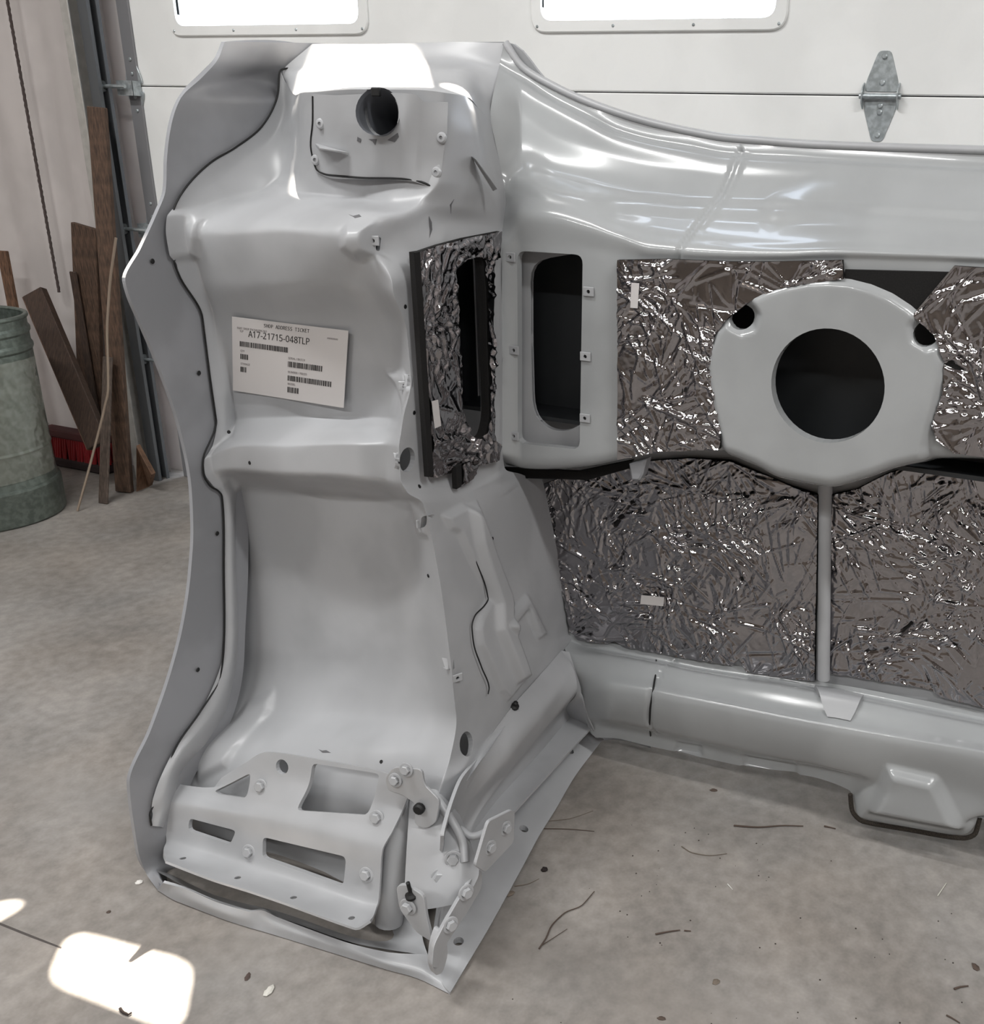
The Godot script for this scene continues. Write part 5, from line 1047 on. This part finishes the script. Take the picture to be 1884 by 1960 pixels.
func ticket() -> void:
	var o := Node3D.new()
	o.name = "shipping_label"
	hood.add_child(o, true)
	o.set_meta("label", "printed paper label with barcodes")
	var c := V([-1.6885,1.2389,-1.6436,-1.3696,1.2401,-1.6302,-1.3918,1.1601,-1.6474,-1.7437,1.0649,-1.6747])
	c[2] = c[1] + c[3] - c[0]
	var ex := (c[1] - c[0]).normalized()
	var ey := (c[0] - c[3]).normalized()
	var nz := ex.cross(ey).normalized()
	var W := c[0].distance_to(c[1])
	var Hh := c[0].distance_to(c[3])
	part(o, "paper", MB.new().slab(c, nz, 0.0008, 0.0), sticker_white)
	var ink := mat("printing_ink", Color(0.13, 0.12, 0.12), 0.7)
	var faint := mat("faded_ink", Color(0.5, 0.48, 0.48), 0.7)
	var put := func(u: float, v: float) -> Vector3: return c[0] + ex * (u * W) - ey * (v * Hh) + nz * 0.001
	var rng := RandomNumberGenerator.new()
	rng.seed = 4
	for b in [[0.07, 0.307, 0.435, 0.068], [0.075, 0.475, 0.065, 0.07], [0.075, 0.65, 0.045, 0.07], [0.505, 0.487, 0.295, 0.073], [0.505, 0.675, 0.385, 0.07], [0.505, 0.83, 0.095, 0.075]]:
		var m := MB.new()
		var u: float = b[0]
		while u < b[0] + b[2]:
			var w := rng.randf_range(0.004, 0.011)
			m.box(put.call(u + w / 2, b[1] + b[3] / 2), Vector3(w * W, b[3] * Hh, 0.0004), Basis(ex, ey, nz))
			u += w + rng.randf_range(0.004, 0.008)
		part(o, "barcode", m, ink)
	var font := SystemFont.new()
	font.font_names = PackedStringArray(["Droid Sans"])
	var bold := SystemFont.new()
	bold.font_names = PackedStringArray(["Droid Sans Mono"])
	for t in [["A17-21715-048TLP", 0.147, 0.265, 0.08, font, ink], ["SHOP ADDRESS TICKET", 0.285, 0.10, 0.043, bold, ink], ["PART  SHOP PACKAGING NO", 0.045, 0.158, 0.026, font, faint], ["TLP", 0.07, 0.195, 0.026, font, faint], ["QTY", 0.075, 0.455, 0.026, font, faint], ["STORAGE", 0.075, 0.63, 0.026, font, faint], ["SERIAL / BATCH", 0.505, 0.465, 0.026, font, faint], ["NUMBER / PIECES", 0.505, 0.648, 0.026, font, faint], ["MODEL", 0.505, 0.808, 0.026, font, faint], ["0000000000", 0.83, 0.14, 0.02, font, faint]]:
		var tm := TextMesh.new()
		tm.text = t[0]
		tm.font = t[4]
		tm.font_size = 32
		tm.pixel_size = t[3] * Hh / 23.0
		tm.depth = 0.0004
		tm.horizontal_alignment = HORIZONTAL_ALIGNMENT_LEFT
		tm.vertical_alignment = VERTICAL_ALIGNMENT_BOTTOM
		tm.material = t[5]
		var mi := MeshInstance3D.new()
		mi.name = "printed_line"
		mi.mesh = tm
		o.add_child(mi, true)
		mi.transform = Transform3D(Basis(ex, ey, nz), put.call(t[1], t[2]))


func wood(called: String, c: Color, sd: int) -> StandardMaterial3D:
	var g := noise(0.02, sd, 4).get_seamless_image(256, 256)
	var t := texture(256, func(x, y):
		var k: float = 0.72 + 0.5 * (g.get_pixel((x * 9) % 256, y).r - 0.5) + 0.25 * (g.get_pixel((x * 31) % 256, (y * 2) % 256).r - 0.5)
		return Color(k, k * 0.97, k * 0.94))
	return skin(mat(called, c, 0.75), t, 0.35)
func board(p0: Vector3, p1: Vector3, w: float, t: float, face: Vector3) -> MB:      # p0, p1: middles of its ends
	var y := (p1 - p0).normalized()
	var z := (face - y * face.dot(y)).normalized()
	return MB.new().box((p0 + p1) / 2.0, Vector3(w, p0.distance_to(p1), t), Basis(y.cross(z), y, z), 0.003)

func corner_clutter() -> void:
	var brown := wood("weathered_timber", Color(0.45, 0.36, 0.30), 51)
	var dark := wood("dark_timber", Color(0.34, 0.27, 0.23), 52)
	var tan := wood("fresh_timber", Color(0.56, 0.43, 0.34), 53)
	var grey := wood("grey_timber", Color(0.45, 0.40, 0.37), 54)
	var q := V([-4.3801,1.1919,-3.45,-4.5863,0.2394,-3.45])
	single("board", board(q[0], Vector3(q[1].x, 0.002, -3.44), 0.15, 0.025, Vector3(0.05, 0.0, 1)), brown, "wide weathered board standing behind the leaning offcut", "board")
	q = V([-4.0023,1.7053,-3.3,-4.0741,0,-3.2074])
	single("post", board(q[0], q[1] + Vector3(0, 0.004, 0.02), 0.075, 0.03, Vector3(0.35, 0.1, 1)), brown, "tall brown timber post leaning beside the door track", "board")
	q = V([-4.5702,0.8866,-3.28,-4.1296,0.2374,-3.14])
	var oc := thing("offcut", "dark timber offcut leaning diagonally behind the metal can", "board")
	part(oc, "timber", board(q[0], q[1], 0.105, 0.04, Vector3(0.15, 0.5, 1)), dark)
	var ax := (q[1] - q[0]).normalized()
	var fz := (Vector3(0.15, 0.5, 1) - ax * Vector3(0.15, 0.5, 1).dot(ax)).normalized()
	part(oc, "sawn_edge", board(q[0] - ax.cross(fz) * -0.0545, q[1] - ax.cross(fz) * -0.0545, 0.004, 0.036, fz), tan, "pale sawn edge")
	q = V([-4.0294,0.3845,-3.12,-4.0244,0,-3.0308])
	single("lath", board(q[0] + (q[0] - q[1]) * 0.7, q[1], 0.05, 0.012, Vector3(0.1, 0.2, 1)), grey, "thin grey lath standing in front of the post", "board")
	single("wedge", MB.new().slab(V([-3.9891,0.2364,-3.24,-3.9164,0.1058,-3.24,-4.043,0.004,-3.3172,-4.0303,0.004,-3.2344]), Vector3(0.3, 0, 1), 0.03, 0.002), tan, "short cut wedge of timber at the foot of the post", "board")
	q = V([-4.4725,0.9772,-3.42,-4.5874,0.3539,-3.42])
	single("batten", board(q[0], Vector3(q[0].x - 0.01, 0.002, -3.42), 0.045, 0.01, Vector3(0, 0, 1)), dark, "narrow dark batten against the wall behind the boards", "board")
	q = V([-4.8783,1.0508,-3.38,-4.857,0.8025,-3.38])
	single("strip", board(q[0], Vector3(q[1].x, 0.01, -3.36), 0.06, 0.02, Vector3(0, 0, 1)), tan, "pale timber strip standing behind the metal can", "board")
	var rod := V([-3.8891,1.1812,-3.2,-3.9449,0.9477,-3.17,-3.9614,0.7679,-3.14,-3.9601,0.5295,-3.1,-3.9765,0.4483,-3.08,-4.0114,0.2208,-3,-4.0331,0.003,-2.9057])
	single("wire_rod", MB.new().tube(curve(rod, 0.03), 0.0055, 6), mat("pale_wire", Color(0.6, 0.54, 0.48), 0.45, 0.4), "bent thin wire rod leaning in front of the boards", "rod")
	var rope := MB.new()
	for s in 3:
		var path := PackedVector3Array()
		for i in 160:
			var y := 4.6 - i * 0.0235
			path.append(Vector3(-4.64 + 0.004 * cos(y * 70.0 + s * TAU / 3), y, -3.455 + 0.004 * sin(y * 70.0 + s * TAU / 3)))
		rope.tube(path, 0.0042, 5)
	single("rope", rope, mat("rope_fibre", Color(0.30, 0.26, 0.25), 0.9), "thin twisted dark rope hanging down the white wall", "rope")
	# push broom
	var br := thing("push_broom", "red bristled push broom standing on the floor among the boards", "broom")
	var b := V([-4.7828,0.1197,-3.36,-4.3541,0.1936,-3.36])
	var c := (b[0] + b[1]) / 2.0
	part(br, "block", MB.new().box(Vector3(c.x, 0.175, -3.36), Vector3(0.42, 0.045, 0.07), Basis.IDENTITY, 0.008), mat("broom_block", Color(0.33, 0.13, 0.13), 0.6))
	var bris := MB.new()
	var rng := RandomNumberGenerator.new()
	rng.seed = 9
	for i in 26:
		for k in 3:
			var bx := c.x - 0.2 + i * 0.016
			bris.tube(PackedVector3Array([Vector3(bx, 0.155, -3.385 + k * 0.022), Vector3(bx + rng.randf_range(-0.02, 0.0), 0.045, -3.395 + k * 0.03)]), 0.008, 5, 0.0075)
	var bo := part(br, "bristles", bris, mat("red_bristle", Color(0.62, 0.12, 0.15), 0.55))
	bo.set_meta("kind", "stuff")
	part(br, "bristle_tips", MB.new().box(Vector3(c.x - 0.01, 0.024, -3.37), Vector3(0.43, 0.046, 0.1), Basis.IDENTITY, 0.01), mat("dirty_bristle", Color(0.2, 0.15, 0.15), 0.9))
	part(br, "handle", MB.new().tube(V([-4.7166,0.1451,-3.36,-4.8158,0.2098,-3.38,-4.8721,0.2971,-3.4]), 0.012, 10), mat("broom_handle", Color(0.75, 0.73, 0.72), 0.35, 0.3))
	# galvanised can
	var can := thing("metal_can", "dented galvanised metal can at the end of the boards", "can")
	var g: Vector3 = V([-4.35,0,-2.7224])[0]
	var steel := skin(mat("dull_galvanised_steel", Color(0.50, 0.54, 0.53), 0.38, 0.7), speckle(256, 0.03, 61, 0.82, 1.0, Color(1.0, 1.0, 0.97)), 0.3)
	can.position = g
	var prof := [[0.292, 0.16], [0.286, 0.19], [0.284, 0.3], [0.288, 0.31], [0.284, 0.32], [0.282, 0.72], [0.288, 0.73], [0.288, 0.745], [0.281, 0.755], [0.281, 0.79], [0.287, 0.80], [0.287, 0.815], [0.28, 0.825], [0.28, 0.86], [0.27, 0.86], [0.268, 0.2], [0, 0.2]]
	part(can, "body", MB.new().lathe(Vector3.ZERO, Vector3.UP, prof, 40), steel)
	part(can, "base_band", MB.new().lathe(Vector3.ZERO, Vector3.UP, [[0, 0.002], [0.296, 0.002], [0.3, 0.008], [0.3, 0.15], [0.297, 0.16], [0.29, 0.165]], 40), steel)
	part(can, "rim", MB.new().tube(curve(ring(Vector3(0, 0.865, 0), Vector3.UP, 0.279, 41), 0.05), 0.01, 8), steel)
	# crumpled clear film taped round the can
	var film := mat("clear_film", Color(0.92, 0.92, 0.86, 0.12), 0.08)
	film.transparency = BaseMaterial3D.TRANSPARENCY_ALPHA
	var crum := noise(7.0, 66, 3)
	var rows := []
	for j in 26:
		var row := PackedVector3Array()
		for i in 40:
			var a := lerpf(-0.6, 1.3, i / 39.0)
			var h := 0.2 + 0.02 * j
			var r := 0.297 + 0.016 * absf(crum.get_noise_2d(a, h * 1.2)) + 0.006 * crum.get_noise_2d(a * 4.0, h * 4.0)
			row.append(Vector3(cos(a) * r, h, sin(a) * r))
		rows.append(row)
	part(can, "film_wrap", MB.new().sheet(rows, Vector3.RIGHT), film)

func twig(path: PackedVector3Array, r: float, c: Color, called: String, label: String, category := "twig", side: PackedVector3Array = PackedVector3Array()) -> void:
	r *= 0.6
	var m := MB.new().tube(curve(path, 0.01), r, 6, r * 0.6)
	if side.size(): m.tube(curve(side, 0.01), r * 0.7, 5, r * 0.4)
	single(called, m, mat("dry_" + called, c, 0.9), label, category, "bits on the floor")
func crumb(p: Vector3, s: Vector3, turn: float, c: Color, called: String, label: String) -> void:
	var m := MB.new().lathe(Vector3(0, 0, 0), Vector3.UP, [[0.0, 0.0], [0.9, 0.05], [1.0, 0.5], [0.6, 0.9], [0, 1.0]], 7, false)
	var rng := RandomNumberGenerator.new()
	rng.seed = int(absf(p.x) * 1000)
	var b := Basis(Vector3.UP, turn).scaled_local(s)
	for i in m.v.size():
		m.v[i] = p + b * (m.v[i] * (0.8 + 0.2 * sin(m.v[i].x * 7.0 + m.v[i].z * 5.0)))
		m.n[i] = (Basis(Vector3.UP, turn) * (m.n[i] / s)).normalized()
	single(called, m, mat("bit_of_" + called, c, 0.85), label, called, "bits on the floor")

func floor_litter() -> void:
	var br := Color(0.31, 0.26, 0.23)
	var pale := Color(0.42, 0.38, 0.34)
	twig(V([-0.6081,0.004,-2.0164,-0.5515,0.004,-2.0351,-0.4926,0.004,-2.0685,-0.4457,0.004,-2.0874]), 0.004, br, "twig", "straight brown twig on the floor below the nose bar")
	twig(V([-0.3971,0.003,-2.1108,-0.3676,0.003,-2.1126]), 0.004, br, "twig", "short twig piece close to the hood's dark tab")
	twig(V([-0.6999,0.002,-1.8894,-0.668,0.002,-1.8783,-0.6333,0.002,-1.8834,-0.5887,0.002,-1.9096]), 0.0022, pale, "twig", "thin curved stem on the open floor below the straight twig")
	twig(V([-0.8529,0.003,-1.4562,-0.8544,0.003,-1.4881,-0.861,0.003,-1.5256,-0.8541,0.003,-1.5703,-0.829,0.003,-1.6101,-0.8239,0.003,-1.6602]), 0.0028, br, "twig", "long forked twig beside the side flange", "twig", V([-0.8533,0.003,-1.4657,-0.8398,0.003,-1.4963,-0.8254,0.003,-1.5311]))
	twig(V([-0.6432,0.003,-1.5948,-0.6201,0.003,-1.6134,-0.5989,0.003,-1.6279]), 0.0035, br, "twig", "short dark twig in the middle of the bare floor")
	twig(V([-0.59,0.003,-1.6302,-0.5758,0.003,-1.6347]), 0.003, br, "twig", "tiny twig end next to the short dark twig")
	twig(V([-0.9998,0.002,-1.602,-0.976,0.002,-1.6202,-0.9606,0.002,-1.6463]), 0.0018, pale, "stem", "pale fine stem near the round dark pellet", "stem")
	crumb(V([-0.9648,0,-1.6785])[0], Vector3(0.009, 0.009, 0.008), 0.4, Color(0.14, 0.11, 0.1), "pellet", "small round dark pellet near the side flange")
	crumb(V([-0.9977,0,-1.5754])[0], Vector3(0.014, 0.006, 0.009), 0.9, pale, "husk", "dry brown husk lying against the side flange")
	twig(V([-1.0415,0.002,-1.8102,-0.9812,0.002,-1.8351,-0.9205,0.002,-1.8535]), 0.0022, br, "twig", "thin straight twig poking out from the flange")
	twig(V([-1.0497,0.002,-1.8382,-1.0007,0.002,-1.8718,-0.9607,0.002,-1.925]), 0.0015, pale, "stem", "hair-thin stem above the twig at the flange", "stem")
	crumb(V([-0.7077,0,-2.1387])[0], Vector3(0.012, 0.004, 0.007), 0.2, br, "leaf_bit", "brown leaf bit on the floor under the nose bar")
	twig(V([-0.0204,0.003,-1.7032,-0.0101,0.003,-1.7137,0.0056,0.003,-1.7235]), 0.004, br, "twig", "stubby twig at the lower right of the floor")
	crumb(V([0.0131,0,-1.7837])[0], Vector3(0.008, 0.005, 0.012), 0.8, br, "bark_bit", "dark bark bit above the stubby twig")
	twig(V([-0.0262,0.003,-1.6288,-0.0157,0.003,-1.6265,0.0014,0.003,-1.6201]), 0.003, br, "twig", "dark twig cut by the picture's lower right corner")
	crumb(V([-0.5453,0,-1.3956])[0], Vector3(0.01, 0.004, 0.005), 0.2, br, "chip", "brown chip on the floor at the bottom edge")
	crumb(V([-1.7817,0,-1.2672])[0], Vector3(0.009, 0.006, 0.008), 0.5, Color(0.85, 0.84, 0.82), "paper_bit", "white paper bit beside the fender's lower tip")
	crumb(V([-1.2894,0,-1.1431])[0], Vector3(0.009, 0.007, 0.016), 0.2, Color(0.8, 0.79, 0.76), "plaster_bit", "pale crumbly plaster bit in front of the fender")
	crumb(V([-1.3557,0,-1.1548])[0], Vector3(0.006, 0.003, 0.012), 0.5, Color(0.3, 0.25, 0.23), "leaf_bit", "dark leaf bit beside the pale plaster bit")
	crumb(V([-1.7639,0,-1.1739])[0], Vector3(0.005, 0.003, 0.005), 0.0, br, "speck", "lone dark speck above the sunlit floor patch")
	twig(V([-1.5171,0.004,-0.9944,-1.5032,0.004,-0.9895,-1.49,0.004,-0.9899,-1.4887,0.004,-0.9959]), 0.005, Color(0.16, 0.13, 0.12), "peel", "small dark curled peel lying in the sunlit patch", "peel")
	twig(V([-0.5522,0.002,-1.8092,-0.5347,0.002,-1.796]), 0.002, Color(0.85, 0.85, 0.83), "sliver", "white sliver on the bare floor", "sliver")
	crumb(V([-0.4785,0,-1.5249])[0], Vector3(0.010, 0.003, 0.008), 0.9, pale, "leaf_bit", "faint tan leaf bit near the bottom middle of the floor")
	twig(V([-0.0924,0.002,-1.9702,-0.0794,0.002,-2.024]), 0.0025, Color(0.75, 0.74, 0.70), "straw", "pale straw on the floor at the far right", "straw")
	# fine grit
	var m := MB.new()
	var rng := RandomNumberGenerator.new()
	rng.seed = 77
	for i in 150:
		var p := Vector3(rng.randf_range(-0.85, 0.3), 0, rng.randf_range(-2.0, -0.7))
		var s := rng.randf_range(0.0008, 0.0022)
		m.lathe(p, Vector3.UP, [[s, 0], [s * 0.7, s * 0.6], [0, s * 0.8]], 5, false)
	var o := single("grit", m, mat("floor_grit", Color(0.2, 0.17, 0.15), 0.9), "fine dark grit scattered over the concrete floor", "grit")
	o.set_meta("kind", "stuff")
